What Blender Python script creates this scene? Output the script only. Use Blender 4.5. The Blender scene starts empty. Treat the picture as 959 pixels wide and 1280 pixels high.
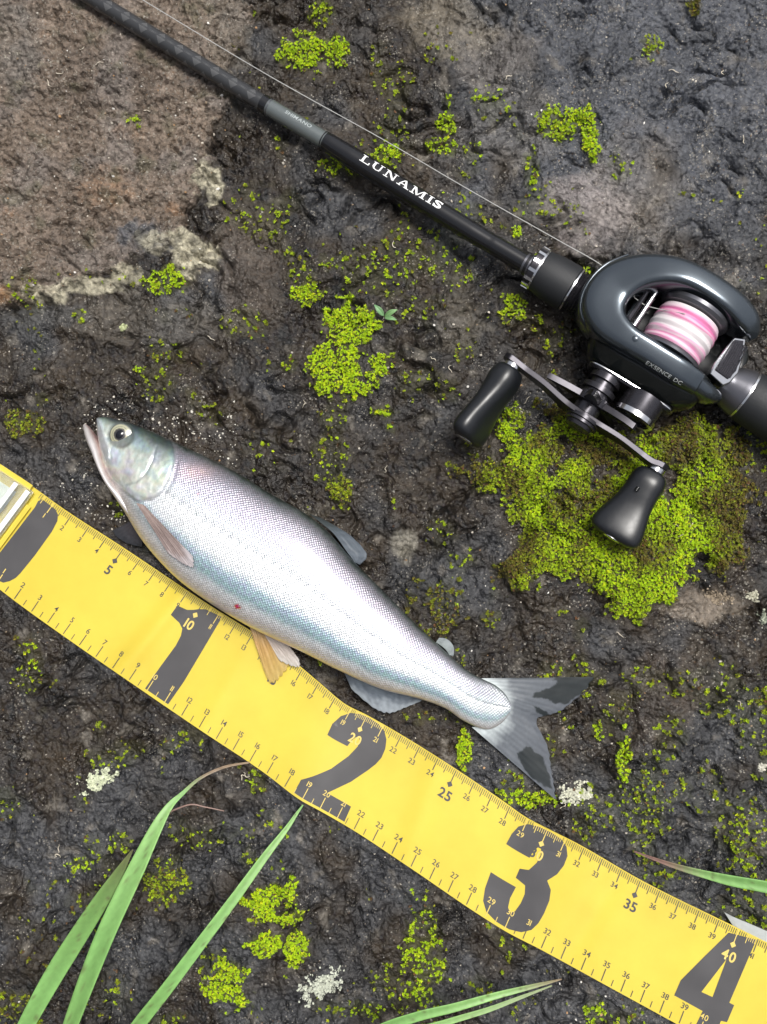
import bpy, bmesh, math, random
import numpy as np
from mathutils import Vector
from mathutils.bvhtree import BVHTree

# ------------------------------------------------------------------ camera, sky, sun, exposure
scene = bpy.context.scene
COL = scene.collection
F = 1100.0; CX, CY = 479.5, 640.0; D0 = 0.43; TILT = math.radians(6.0)
g2 = np.array([0.85, -0.5]); g2 /= np.linalg.norm(g2)
fw = np.array([-math.sin(TILT)*g2[0], -math.sin(TILT)*g2[1], -math.cos(TILT)])
rt = np.cross(fw, [0, 1, 0]); rt /= np.linalg.norm(rt)
upv = np.cross(rt, fw)
CAMLOC = -fw*D0

cam_d = bpy.data.cameras.new('camera')
cam_d.sensor_fit = 'VERTICAL'; cam_d.sensor_height = 36.0
cam_d.lens = 36.0*F/1280.0
cam_d.clip_start = 0.01; cam_d.clip_end = 200.0
cam = bpy.data.objects.new('camera', cam_d); COL.objects.link(cam)
from mathutils import Matrix
cam.matrix_world = Matrix(((rt[0], upv[0], -fw[0], CAMLOC[0]), (rt[1], upv[1], -fw[1], CAMLOC[1]),
                           (rt[2], upv[2], -fw[2], CAMLOC[2]), (0, 0, 0, 1)))
scene.camera = cam

SUN_EL, SUN_AZ = 68.0, 42.0      # azimuth measured from +x towards +y (up and right in the picture)
world = bpy.data.worlds.new('World'); scene.world = world; world.use_nodes = True
wn = world.node_tree.nodes; wl = world.node_tree.links
bg = wn['Background']
sky = wn.new('ShaderNodeTexSky'); sky.sky_type = 'NISHITA'; sky.sun_disc = False
sky.sun_elevation = math.radians(SUN_EL); sky.sun_rotation = math.radians(90-SUN_AZ)
sky.air_density = 1.0; sky.dust_density = 4.0; sky.ozone_density = 1.0
hs = wn.new('ShaderNodeHueSaturation'); hs.inputs['Saturation'].default_value = 0.35
wl.new(sky.outputs[0], hs.inputs['Color']); wl.new(hs.outputs[0], bg.inputs['Color'])
bg.inputs['Strength'].default_value = 0.058

sun_d = bpy.data.lights.new('sun', 'SUN'); sun_d.energy = 1.5; sun_d.angle = math.radians(24)
sun_d.color = (1.0, 0.97, 0.92)
sun = bpy.data.objects.new('sun', sun_d); COL.objects.link(sun)
sd = Vector((math.cos(math.radians(SUN_EL))*math.cos(math.radians(SUN_AZ)),
             math.cos(math.radians(SUN_EL))*math.sin(math.radians(SUN_AZ)), math.sin(math.radians(SUN_EL))))
sun.rotation_euler = sd.to_track_quat('Z', 'Y').to_euler(); sun.location = sd*3

vs = scene.view_settings
vs.view_transform = 'Standard'; vs.look = 'None'; vs.gamma = 1.0; vs.use_curve_mapping = False
vs.exposure = 1.48

# ------------------------------------------------------------------ helpers
rng = np.random.default_rng(7)
random.seed(7)

def W(px, py, z=0.0):
    """authoring coordinate on a horizontal plane at height z -> world point"""
    px = np.asarray(px, float); py = np.asarray(py, float); z = np.asarray(z, float)
    d = fw + ((px-CX)/F)[..., None]*rt - ((py-CY)/F)[..., None]*upv
    t = (z-CAMLOC[2])/d[..., 2]
    return CAMLOC + t[..., None]*d

def P(p):
    d = np.asarray(p, float)-CAMLOC; w = d@fw
    return CX+F*(d@rt)/w, CY-F*(d@upv)/w

def smooth(a, b, x):
    t = np.clip((x-a)/(b-a), 0, 1); return t*t*(3-2*t)

_PERM = {}
def _perm(seed):
    if seed not in _PERM:
        r = np.random.default_rng(1000+seed)
        p = r.permutation(1024).astype(np.int32); g = r.random(1024)*2*math.pi
        _PERM[seed] = (p, np.cos(g).astype(np.float32), np.sin(g).astype(np.float32), r.random(1024).astype(np.float32))
    return _PERM[seed]
def hash2(xi, yi, seed):
    p, _, _, v = _perm(seed); return v[(p[xi & 1023]+yi) & 1023]

def perlin(x, y, seed=0):
    x = np.asarray(x, np.float32); y = np.asarray(y, np.float32)
    fx = np.floor(x); fy = np.floor(y); xf = x-fx; yf = y-fy
    xi = fx.astype(np.int32); yi = fy.astype(np.int32)
    p, gc, gs, _ = _perm(seed)
    p0 = p[xi & 1023]; p1 = p[(xi+1) & 1023]
    def grad(pp, iy, dx, dy):
        h = p[(pp+iy) & 1023]; return gc[h]*dx+gs[h]*dy
    u = xf*xf*xf*(xf*(xf*6-15)+10); v = yf*yf*yf*(yf*(yf*6-15)+10)
    n00 = grad(p0, yi, xf, yf); n10 = grad(p1, yi, xf-1, yf)
    n01 = grad(p0, yi+1, xf, yf-1); n11 = grad(p1, yi+1, xf-1, yf-1)
    a = n00+(n10-n00)*u; b = n01+(n11-n01)*u
    return (a+(b-a)*v)*1.4

def fbm(x, y, octv=4, seed=0, gain=0.5):
    s = 0; a = 1.0; t = 0
    for k in range(octv):
        s = s+a*perlin(x*2**k+k*17.3, y*2**k-k*9.1, seed+k*31); t += a; a *= gain
    return s/t

def facets(x, y, seed=0, tilt=1.0):
    """broken-rock facets: each cell is a randomly tilted chip; also returns distance to the cell border"""
    x = np.asarray(x, np.float32); y = np.asarray(y, np.float32)
    xi = np.floor(x).astype(np.int32); yi = np.floor(y).astype(np.int32)
    d1 = np.full(x.shape, 9.0, np.float32); d2 = d1.copy(); h = np.zeros(x.shape, np.float32)
    for i in (-1, 0, 1):
        for j in (-1, 0, 1):
            cx = xi+i; cy = yi+j
            fx = cx+hash2(cx, cy, seed+1); fy = cy+hash2(cx, cy, seed+2)
            dx = x-fx; dy = y-fy; d = dx*dx+dy*dy
            hh = hash2(cx, cy, seed+3)-0.5+tilt*((hash2(cx, cy, seed+4)-.5)*dx+(hash2(cx, cy, seed+5)-.5)*dy)
            near = d < d1
            d2 = np.where(near, d1, np.minimum(d2, d))
            h = np.where(near, hh, h); d1 = np.where(near, d, d1)
    return h, np.sqrt(d2)-np.sqrt(d1)

def pip(px, py, poly):
    poly = np.asarray(poly, float); ins = np.zeros(px.shape, bool)
    n = len(poly)
    for i in range(n):
        x0, y0 = poly[i]; x1, y1 = poly[(i+1) % n]
        if y0 == y1: continue
        c = ((y0 > py) != (y1 > py)) & (px < (x1-x0)*(py-y0)/(y1-y0)+x0)
        ins ^= c
    return ins

def pdist(px, py, poly, closed=False):
    poly = np.asarray(poly, float); d = np.full(px.shape, 1e9); n = len(poly)
    for i in range(n if closed else n-1):
        a = poly[i]; b = poly[(i+1) % n]; ab = b-a; L2 = ab@ab+1e-9
        t = np.clip(((px-a[0])*ab[0]+(py-a[1])*ab[1])/L2, 0, 1)
        d = np.minimum(d, (px-a[0]-t*ab[0])**2+(py-a[1]-t*ab[1])**2)
    return np.sqrt(d)

def sdf(px, py, poly):
    """signed distance, only worked out near the outline's box"""
    q = np.asarray(poly, float); out = np.full(px.shape, 100.0)
    sel = np.nonzero((px > q[:, 0].min()-100) & (px < q[:, 0].max()+100) & (py > q[:, 1].min()-100) & (py < q[:, 1].max()+100))[0]
    a, b = px[sel], py[sel]; d = pdist(a, b, poly, True)
    out[sel] = np.where(pip(a, b, poly), -d, d); return out

def cr(pts, n):
    """Catmull-Rom through pts, n samples, parameter uniform per span"""
    p = np.asarray(pts, float); m = len(p)
    t = np.linspace(0, m-1, n); i = np.clip(np.floor(t).astype(int), 0, m-2); f = (t-i)[:, None]
    p0 = p[np.clip(i-1, 0, m-1)]; p1 = p[i]; p2 = p[i+1]; p3 = p[np.clip(i+2, 0, m-1)]
    return .5*((2*p1)+(-p0+p2)*f+(2*p0-5*p1+4*p2-p3)*f*f+(-p0+3*p1-3*p2+p3)*f**3)

def np_mesh(name, V, Fc, smooth_shade=True):
    V = np.ascontiguousarray(V, dtype=np.float32); Fc = np.ascontiguousarray(Fc, dtype=np.int32)
    me = bpy.data.meshes.new(name)
    me.vertices.add(len(V)); me.vertices.foreach_set('co', V.ravel())
    k = Fc.shape[1]
    me.loops.add(Fc.size); me.loops.foreach_set('vertex_index', Fc.ravel())
    me.polygons.add(len(Fc)); me.polygons.foreach_set('loop_start', np.arange(0, Fc.size, k, dtype=np.int32))
    try: me.polygons.foreach_set('loop_total', np.full(len(Fc), k, np.int32))
    except Exception: pass
    me.polygons.foreach_set('use_smooth', np.full(len(Fc), smooth_shade, bool))
    me.update(calc_edges=True); me.validate(verbose=False)
    return me

def set_col(me, C, name='Col'):
    a = me.attributes.new(name, 'FLOAT_COLOR', 'POINT')
    C = np.asarray(C, np.float32)
    if C.shape[1] == 3: C = np.concatenate([C, np.ones((len(C), 1), np.float32)], 1)
    a.data.foreach_set('color', np.ascontiguousarray(C).ravel())

def set_f(me, v, name):
    a = me.attributes.new(name, 'FLOAT', 'POINT'); a.data.foreach_set('value', np.asarray(v, np.float32))

ROOTLOC = {}
def root_of(o):
    while o.parent is not None: o = o.parent
    return o
def link(name, me, mat, parent=None):
    """mesh given in world coordinates becomes one object (a part when parent is given)"""
    o = bpy.data.objects.new(name, me); COL.objects.link(o)
    if mat: me.materials.append(mat)
    if parent is not None:
        o.parent = parent
        b = ROOTLOC[root_of(parent).name]
        if parent is root_of(parent) or True:
            me.transform(Matrix.Translation(-Vector(b)))
    return o
def thing(name, loc, label, cat, group=None):
    o = bpy.data.objects.new(name, None); COL.objects.link(o); o.location = loc
    o.empty_display_size = 0.02
    ROOTLOC[o.name] = tuple(loc); tag(o, label, cat, group); return o
def tag(o, label=None, cat=None, group=None, kind=None):
    if label: o['label'] = label
    if cat: o['category'] = cat
    if group: o['group'] = group
    if kind: o['kind'] = kind

def grid_faces(nu, nv, wrap_v=False, off=0):
    i = np.arange(nu-1)[:, None]; j = np.arange(nv if wrap_v else nv-1)[None, :]
    jn = (j+1) % nv
    a = i*nv+j; b = i*nv+jn; c = (i+1)*nv+jn; d = (i+1)*nv+j
    return np.stack([a+0*j, b+0*i, c, d], -1).reshape(-1, 4)+off

def join_np(parts):
    Vs, Fs, o = [], [], 0
    for V, Fc in parts:
        Vs.append(V); Fs.append(np.asarray(Fc)+o); o += len(V)
    return np.concatenate(Vs), np.concatenate(Fs)

def tube(path, rad, n=24, cap=True):
    """tube along a polyline with a radius at each point (quads; caps closed by collapsed rings)"""
    p = np.asarray(path, float); rad = np.asarray(rad, float)*np.ones(len(p))
    if cap:
        p = np.concatenate([p[:1], p, p[-1:]]); rad = np.concatenate([[1e-6], rad, [1e-6]])
    t = np.gradient(p, axis=0)
    if cap: t[0] = t[1] = p[2]-p[1]; t[-1] = t[-2] = p[-2]-p[-3]
    t /= np.linalg.norm(t, axis=1)[:, None]+1e-12
    ref = np.array([0, 0, 1.0]); 
    if abs(t[0] @ ref) > .9: ref = np.array([1.0, 0, 0])
    s = np.cross(t, ref); s /= np.linalg.norm(s, axis=1)[:, None]+1e-12; b = np.cross(s, t)
    an = np.linspace(0, 2*math.pi, n, endpoint=False)
    V = p[:, None]+rad[:, None, None]*(np.cos(an)[None, :, None]*b[:, None]+np.sin(an)[None, :, None]*s[:, None])
    return V.reshape(-1, 3), grid_faces(len(p), n, True)

def bevel_smooth(o, w=None, seg=2, ang=35):
    if w:
        m = o.modifiers.new('bevel', 'BEVEL'); m.width = w; m.segments = seg; m.limit_method = 'ANGLE'; m.angle_limit = math.radians(30)

def sharp(me, ang=40):
    """smooth shading with hard edges kept"""
    bm = bmesh.new(); bm.from_mesh(me)
    lim = math.radians(ang)
    for e in bm.edges:
        e.smooth = not (len(e.link_faces) == 2 and e.calc_face_angle(0) > lim)
    bm.to_mesh(me); bm.free()

# ------------------------------------------------------------------ materials
def mat_new(name):
    m = bpy.data.materials.new(name); m.use_nodes = True
    nt = m.node_tree; return m, nt, nt.nodes['Principled BSDF']
def nd(nt, t, **kw):
    n = nt.nodes.new(t)
    for k, v in kw.items():
        if k in n.inputs: n.inputs[k].default_value = v
        else: setattr(n, k, v)
    return n
def simple(name, col, rough=.5, metal=0.0, noise=.12, nscale=400, bump=.0, spec=.5, coat=0.0):
    m, nt, b = mat_new(name)
    tc = nd(nt, 'ShaderNodeTexCoord'); nz = nd(nt, 'ShaderNodeTexNoise', Scale=nscale, Detail=4.0)
    nt.links.new(tc.outputs['Object'], nz.inputs['Vector'])
    mr = nd(nt, 'ShaderNodeMapRange'); mr.inputs['To Min'].default_value = 1-noise; mr.inputs['To Max'].default_value = 1+noise
    nt.links.new(nz.outputs['Fac'], mr.inputs['Value'])
    mx = nd(nt, 'ShaderNodeMix', data_type='RGBA', blend_type='MULTIPLY'); mx.inputs['Factor'].default_value = 1
    mx.inputs[6].default_value = (*col, 1); nt.links.new(mr.outputs[0], mx.inputs[7])
    nt.links.new(mx.outputs[2], b.inputs['Base Color'])
    rr = nd(nt, 'ShaderNodeMapRange'); rr.inputs['To Min'].default_value = max(rough-.6*noise, .02); rr.inputs['To Max'].default_value = min(rough+.6*noise, 1)
    nt.links.new(nz.outputs['Fac'], rr.inputs['Value']); nt.links.new(rr.outputs[0], b.inputs['Roughness'])
    b.inputs['Metallic'].default_value = metal; b.inputs['Specular IOR Level'].default_value = spec
    b.inputs['Coat Weight'].default_value = coat; b.inputs['Coat Roughness'].default_value = .08
    if bump:
        bp = nd(nt, 'ShaderNodeBump', Strength=.6, Distance=bump); nt.links.new(nz.outputs['Fac'], bp.inputs['Height'])
        nt.links.new(bp.outputs[0], b.inputs['Normal'])
    return m

def rock_material():
    m, nt, b = mat_new('rock_surface'); L = nt.links
    at = nd(nt, 'ShaderNodeAttribute', attribute_name='Col'); ar = nd(nt, 'ShaderNodeAttribute', attribute_name='rgh')
    tc = nd(nt, 'ShaderNodeTexCoord')
    n1 = nd(nt, 'ShaderNodeTexNoise', Scale=420.0, Detail=8.0, Roughness=.65); L.new(tc.outputs['Object'], n1.inputs['Vector'])
    n2 = nd(nt, 'ShaderNodeTexNoise', Scale=1500.0, Detail=4.0, Roughness=.6); L.new(tc.outputs['Object'], n2.inputs['Vector'])
    vo = nd(nt, 'ShaderNodeTexVoronoi', Scale=520.0); L.new(tc.outputs['Object'], vo.inputs['Vector'])
    mr = nd(nt, 'ShaderNodeMapRange'); mr.inputs['From Min'].default_value = .25; mr.inputs['From Max'].default_value = .75
    mr.inputs['To Min'].default_value = .30; mr.inputs['To Max'].default_value = 1.8; L.new(n1.outputs['Fac'], mr.inputs['Value'])
    mx = nd(nt, 'ShaderNodeMix', data_type='RGBA', blend_type='MULTIPLY'); mx.inputs['Factor'].default_value = 1
    L.new(at.outputs['Color'], mx.inputs[6]); L.new(mr.outputs[0], mx.inputs[7])
    # pale mineral grains
    gr = nd(nt, 'ShaderNodeMapRange'); gr.inputs['From Min'].default_value = .66; gr.inputs['From Max'].default_value = .74
    L.new(n2.outputs['Fac'], gr.inputs['Value'])
    mx2 = nd(nt, 'ShaderNodeMix', data_type='RGBA'); mx2.inputs[7].default_value = (.30, .27, .22, 1)
    sc = nd(nt, 'ShaderNodeMath', operation='MULTIPLY'); sc.inputs[1].default_value = .6; L.new(gr.outputs[0], sc.inputs[0])
    L.new(sc.outputs[0], mx2.inputs['Factor']); L.new(mx.outputs[2], mx2.inputs[6])
    # clustered pale and rusty grains, each a crisp fleck
    ap = nd(nt, 'ShaderNodeAttribute', attribute_name='pale'); col_in = mx2.outputs[2]
    for scl_, thr, colr_, rad_ in ((1150.0, .80, (.34, .31, .26, 1), .46), (640.0, .86, (.27, .255, .22, 1), .42), (800.0, .96, (.13, .075, .04, 1), .42)):
        wv = nd(nt, 'ShaderNodeVectorMath', operation='MULTIPLY_ADD'); wv.inputs[1].default_value = (.0016,)*3
        L.new(n1.outputs['Color'], wv.inputs[0]); L.new(tc.outputs['Object'], wv.inputs[2])
        v_ = nd(nt, 'ShaderNodeTexVoronoi', Scale=scl_); L.new(wv.outputs[0], v_.inputs['Vector'])
        sp_ = nd(nt, 'ShaderNodeSeparateColor'); L.new(v_.outputs['Color'], sp_.inputs[0])
        th_ = nd(nt, 'ShaderNodeMath', operation='MULTIPLY_ADD'); th_.inputs[1].default_value = -.22; th_.inputs[2].default_value = thr+.16; L.new(ap.outputs['Fac'], th_.inputs[0])
        g_ = nd(nt, 'ShaderNodeMath', operation='GREATER_THAN'); L.new(sp_.outputs[0], g_.inputs[0]); L.new(th_.outputs[0], g_.inputs[1])
        d_ = nd(nt, 'ShaderNodeMath', operation='LESS_THAN'); d_.inputs[1].default_value = rad_; L.new(v_.outputs['Distance'], d_.inputs[0])
        mm = nd(nt, 'ShaderNodeMath', operation='MULTIPLY'); L.new(g_.outputs[0], mm.inputs[0]); L.new(d_.outputs[0], mm.inputs[1])
        m1 = nd(nt, 'ShaderNodeMath', operation='MULTIPLY'); m1.inputs[1].default_value = .6; L.new(mm.outputs[0], m1.inputs[0])
        m2 = nd(nt, 'ShaderNodeMath', operation='MULTIPLY'); L.new(m1.outputs[0], m2.inputs[0]); L.new(sp_.outputs[1], m2.inputs[1])
        mx3 = nd(nt, 'ShaderNodeMix', data_type='RGBA'); mx3.inputs[7].default_value = colr_; L.new(m2.outputs[0], mx3.inputs['Factor']); L.new(col_in, mx3.inputs[6]); col_in = mx3.outputs[2]
    L.new(col_in, b.inputs['Base Color'])
    rr = nd(nt, 'ShaderNodeMath', operation='MULTIPLY_ADD'); rr.inputs[1].default_value = .30
    L.new(n1.outputs['Fac'], rr.inputs[0]); 
    sb = nd(nt, 'ShaderNodeMath', operation='SUBTRACT'); sb.inputs[1].default_value = .17; L.new(ar.outputs['Fac'], sb.inputs[0])
    L.new(sb.outputs[0], rr.inputs[2]); L.new(rr.outputs[0], b.inputs['Roughness'])
    b0 = nd(nt, 'ShaderNodeBump', Strength=.7, Distance=.0012); b0.invert = True; L.new(vo.outputs['Distance'], b0.inputs['Height'])
    b1 = nd(nt, 'ShaderNodeBump', Strength=.85, Distance=.0014); L.new(n1.outputs['Fac'], b1.inputs['Height']); L.new(b0.outputs[0], b1.inputs['Normal'])
    b2 = nd(nt, 'ShaderNodeBump', Strength=.55, Distance=.0003); L.new(n2.outputs['Fac'], b2.inputs['Height'])
    L.new(b1.outputs[0], b2.inputs['Normal']); L.new(b2.outputs[0], b.inputs['Normal'])
    b.inputs['Specular IOR Level'].default_value = .38
    return m

def attr_mat(name, rough=.5, trans=0.0, spec=.4, nscale=900, var=.25, bump=0.0):
    m, nt, b = mat_new(name); L = nt.links
    at = nd(nt, 'ShaderNodeAttribute', attribute_name='Col'); tc = nd(nt, 'ShaderNodeTexCoord')
    n1 = nd(nt, 'ShaderNodeTexNoise', Scale=float(nscale), Detail=3.0); L.new(tc.outputs['Object'], n1.inputs['Vector'])
    mr = nd(nt, 'ShaderNodeMapRange'); mr.inputs['To Min'].default_value = 1-var; mr.inputs['To Max'].default_value = 1+var
    L.new(n1.outputs['Fac'], mr.inputs['Value'])
    mx = nd(nt, 'ShaderNodeMix', data_type='RGBA', blend_type='MULTIPLY'); mx.inputs['Factor'].default_value = 1
    L.new(at.outputs['Color'], mx.inputs[6]); L.new(mr.outputs[0], mx.inputs[7]); L.new(mx.outputs[2], b.inputs['Base Color'])
    b.inputs['Roughness'].default_value = rough; b.inputs['Specular IOR Level'].default_value = spec
    if bump:
        bp = nd(nt, 'ShaderNodeBump', Strength=.6, Distance=bump); L.new(n1.outputs['Fac'], bp.inputs['Height']); L.new(bp.outputs[0], b.inputs['Normal'])
    if trans:
        tr = nd(nt, 'ShaderNodeBsdfTranslucent'); L.new(mx.outputs[2], tr.inputs['Color'])
        ms = nd(nt, 'ShaderNodeMixShader'); ms.inputs[0].default_value = trans
        L.new(b.outputs[0], ms.inputs[1]); L.new(tr.outputs[0], ms.inputs[2])
        L.new(ms.outputs[0], nt.nodes['Material Output'].inputs['Surface'])
    return m

def fish_material():
    m, nt, b = mat_new('fish_skin'); L = nt.links
    at = nd(nt, 'ShaderNodeAttribute', attribute_name='Col'); am = nd(nt, 'ShaderNodeAttribute', attribute_name='scl')
    uv = nd(nt, 'ShaderNodeAttribute', attribute_name='suv')
    mp = nd(nt, 'ShaderNodeMapping'); mp.inputs['Rotation'].default_value = (0, 0, math.radians(45)); mp.inputs['Scale'].default_value = (1, 1, 0)
    L.new(uv.outputs['Vector'], mp.inputs['Vector'])
    vo = nd(nt, 'ShaderNodeTexVoronoi', Scale=1.0, Randomness=.18, voronoi_dimensions='2D'); L.new(mp.outputs[0], vo.inputs['Vector'])
    mr = nd(nt, 'ShaderNodeMapRange'); mr.inputs['From Min'].default_value = .15; mr.inputs['From Max'].default_value = .62
    mr.inputs['To Min'].default_value = 1; mr.inputs['To Max'].default_value = 0; L.new(vo.outputs['Distance'], mr.inputs['Value'])
    hgt = nd(nt, 'ShaderNodeMath', operation='MULTIPLY'); L.new(mr.outputs[0], hgt.inputs[0]); L.new(am.outputs['Fac'], hgt.inputs[1])
    bp = nd(nt, 'ShaderNodeBump', Strength=.42, Distance=.00035); L.new(hgt.outputs[0], bp.inputs['Height'])
    tc = nd(nt, 'ShaderNodeTexCoord'); nz = nd(nt, 'ShaderNodeTexNoise', Scale=260.0, Detail=4.0); L.new(tc.outputs['Object'], nz.inputs['Vector'])
    bp2 = nd(nt, 'ShaderNodeBump', Strength=.25, Distance=.0006); L.new(nz.outputs['Fac'], bp2.inputs['Height']); L.new(bp.outputs[0], bp2.inputs['Normal'])
    L.new(bp2.outputs[0], b.inputs['Normal'])
    # every scale its own tint
    hsv = nd(nt, 'ShaderNodeSeparateColor'); L.new(vo.outputs['Color'], hsv.inputs[0])
    v1 = nd(nt, 'ShaderNodeMapRange'); v1.inputs['To Min'].default_value = .86; v1.inputs['To Max'].default_value = 1.12; L.new(hsv.outputs[0], v1.inputs['Value'])
    edge = nd(nt, 'ShaderNodeMapRange'); edge.inputs['From Max'].default_value = .5; edge.inputs['To Min'].default_value = .84; edge.inputs['To Max'].default_value = 1.0
    L.new(mr.outputs[0], edge.inputs['Value'])
    vv = nd(nt, 'ShaderNodeMath', operation='MULTIPLY'); L.new(v1.outputs[0], vv.inputs[0]); L.new(edge.outputs[0], vv.inputs[1])
    fl = nd(nt, 'ShaderNodeMix', data_type='FLOAT'); fl.inputs[2].default_value = 1.0; L.new(am.outputs['Fac'], fl.inputs[0]); L.new(vv.outputs[0], fl.inputs[3])
    mx = nd(nt, 'ShaderNodeMix', data_type='RGBA', blend_type='MULTIPLY'); mx.inputs['Factor'].default_value = 1
    L.new(at.outputs['Color'], mx.inputs[6]); L.new(fl.outputs[0], mx.inputs[7])
    ht = nd(nt, 'ShaderNodeHueSaturation'); L.new(mx.outputs[2], ht.inputs['Color'])
    hr = nd(nt, 'ShaderNodeMapRange'); hr.inputs['To Min'].default_value = .45; hr.inputs['To Max'].default_value = .55; L.new(hsv.outputs[1], hr.inputs['Value'])
    L.new(hr.outputs[0], ht.inputs['Hue']); L.new(ht.outputs[0], b.inputs['Base Color'])
    b.inputs['Metallic'].default_value = .55; b.inputs['Roughness'].default_value = .34
    b.inputs['Coat Weight'].default_value = .35; b.inputs['Coat Roughness'].default_value = .18
    return m

M = {}
M['rock'] = rock_material()
M['moss'] = attr_mat('moss_leaf', rough=.55, trans=.25, spec=.3)
M['lichen'] = attr_mat('lichen_crust', rough=.85, spec=.2, bump=.0004)
M['grit'] = attr_mat('pale_grit', rough=.7, spec=.3)
M['fish'] = fish_material()
M['fin'] = attr_mat('fin_membrane', rough=.45, spec=.16, nscale=700, var=.15)
M['fin_clear'] = attr_mat('fin_thin_membrane', rough=.4, spec=.3, nscale=700, var=.15)
nt = M['fin_clear'].node_tree; tr = nd(nt, 'ShaderNodeBsdfTransparent'); ms = nd(nt, 'ShaderNodeMixShader'); ms.inputs[0].default_value = .42
nt.links.new(nt.nodes['Principled BSDF'].outputs[0], ms.inputs[1]); nt.links.new(tr.outputs[0], ms.inputs[2]); nt.links.new(ms.outputs[0], nt.nodes['Material Output'].inputs['Surface'])
M['eye'] = attr_mat('fish_iris', rough=.22, spec=.6, var=.1)
M['pupil'] = simple('fish_pupil', (.004, .005, .008), .06, noise=.05)
M['grass'] = attr_mat('grass_blade', rough=.45, trans=.25, spec=.4, nscale=500, var=.12)
M['seed'] = attr_mat('seedling_leaf', rough=.4, trans=.2)

# tape cloth: printed yellow vinyl, faint weave, soft smudges
m, nt, b = mat_new('tape_yellow'); tc = nd(nt, 'ShaderNodeTexCoord')
n1 = nd(nt, 'ShaderNodeTexNoise', Scale=22.0, Detail=9.0, Roughness=.62); n2 = nd(nt, 'ShaderNodeTexNoise', Scale=260.0, Detail=3.0)
nt.links.new(tc.outputs['Object'], n1.inputs['Vector']); nt.links.new(tc.outputs['Object'], n2.inputs['Vector'])
rp = nd(nt, 'ShaderNodeValToRGB'); rp.color_ramp.elements[0].position = .3; rp.color_ramp.elements[1].position = .75
rp.color_ramp.elements[0].color = (.46, .355, .036, 1); rp.color_ramp.elements[1].color = (.56, .445, .052, 1)
nt.links.new(n1.outputs['Fac'], rp.inputs[0]); nt.links.new(rp.outputs[0], b.inputs['Base Color'])
b.inputs['Roughness'].default_value = .42; b.inputs['Specular IOR Level'].default_value = .45
bp = nd(nt, 'ShaderNodeBump', Strength=.25, Distance=.0004); nt.links.new(n1.outputs['Fac'], bp.inputs['Height'])
bp2 = nd(nt, 'ShaderNodeBump', Strength=.12, Distance=.0002); nt.links.new(n2.outputs['Fac'], bp2.inputs['Height']); nt.links.new(bp.outputs[0], bp2.inputs['Normal'])
nt.links.new(bp2.outputs[0], b.inputs['Normal']); M['tape'] = m
M['ink'] = simple('tape_black_ink', (.052, .050, .052), .45, noise=.25, nscale=60)
M['ink_yellow'] = simple('tape_yellow_print', (.55, .42, .11), .45)
m, nt, b = mat_new('clear_vinyl'); b.inputs['Base Color'].default_value = (.93, .96, .96, 1); b.inputs['Transmission Weight'].default_value = .92
b.inputs['Roughness'].default_value = .04; b.inputs['IOR'].default_value = 1.42
nz = nd(nt, 'ShaderNodeTexNoise', Scale=70.0, Detail=3.0); bp = nd(nt, 'ShaderNodeBump', Strength=.5, Distance=.002)
tc = nd(nt, 'ShaderNodeTexCoord'); nt.links.new(tc.outputs['Object'], nz.inputs['Vector'])
nt.links.new(nz.outputs['Fac'], bp.inputs['Height']); nt.links.new(bp.outputs[0], b.inputs['Normal']); M['clear'] = m

M['reel'] = simple('reel_graphite_paint', (.070, .084, .098), .22, metal=.85, noise=.03, nscale=300, coat=.5)
M['reel_black'] = simple('reel_gloss_black', (.005, .006, .006), .13, noise=.03, coat=.1, spec=.35)
M['black_metal'] = simple('anodised_black', (.05, .048, .055), .28, metal=.8, noise=.1)
M['arm'] = simple('handle_arm_alloy', (.042, .040, .046), .32, metal=.85, noise=.08)
M['chrome'] = simple('bright_metal', (.62, .62, .63), .16, metal=1.0, noise=.05)
M['rubber'] = simple('eva_foam', (.007, .008, .010), .6, noise=.25, nscale=2500, bump=.0002)
M['knob'] = simple('soft_touch_knob', (.007, .008, .010), .34, noise=.12, nscale=700)
M['spool'] = simple('spool_alloy', (.13, .13, .145), .3, metal=.8, noise=.06)
M['thread'] = simple('winding_thread', (.11, .125, .125), .22, metal=.35, noise=.15, nscale=1800, coat=.6)
M['grip'] = simple('gloss_black_grip', (.004, .004, .005), .13, noise=.04, coat=.3)
M['white_ink'] = simple('white_lettering', (.72, .72, .72), .4)
M['grey_ink'] = simple('grey_lettering', (.26, .29, .29), .4)
M['dim_ink'] = simple('dim_lettering', (.46, .48, .48), .5)
M['line'] = simple('fishing_line', (.36, .36, .35), .45, noise=.2, nscale=1500)

# ------------------------------------------------------------------ authoring curves
# tape edges: centimetre mark -> point along upper and lower edge
TU = np.array([-3.2, -2, 0, 1, 5, 10, 15, 17, 18.5, 20, 25, 27.5, 29, 30, 31.5, 35, 40, 43, 47])
TP = np.array([(-30, 562), (0, 581.5), (46, 612), (68, 628), (155, 685), (255, 752), (358, 819), (399, 853), (430, 879), (459, 894), (571, 962), (627, 1000), (660, 1023),
               (685, 1036), (719, 1053), (801, 1100), (924, 1161), (997, 1197), (1092, 1245)], float)
BU = np.array([-3.2, 0, 2, 6, 10, 13, 17, 19, 20, 22, 25, 29, 30, 32, 35, 38, 42, 47])
BP = np.array([(-100, 668), (-30, 714), (17, 750), (98, 808), (182, 866), (248, 911), (333, 968), (377, 1001), (399, 1013), (442, 1038), (513, 1085), (606, 1148), (630, 1163), (676, 1187),
               (751, 1228), (824, 1268), (921, 1321), (1041, 1387)], float)
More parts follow.
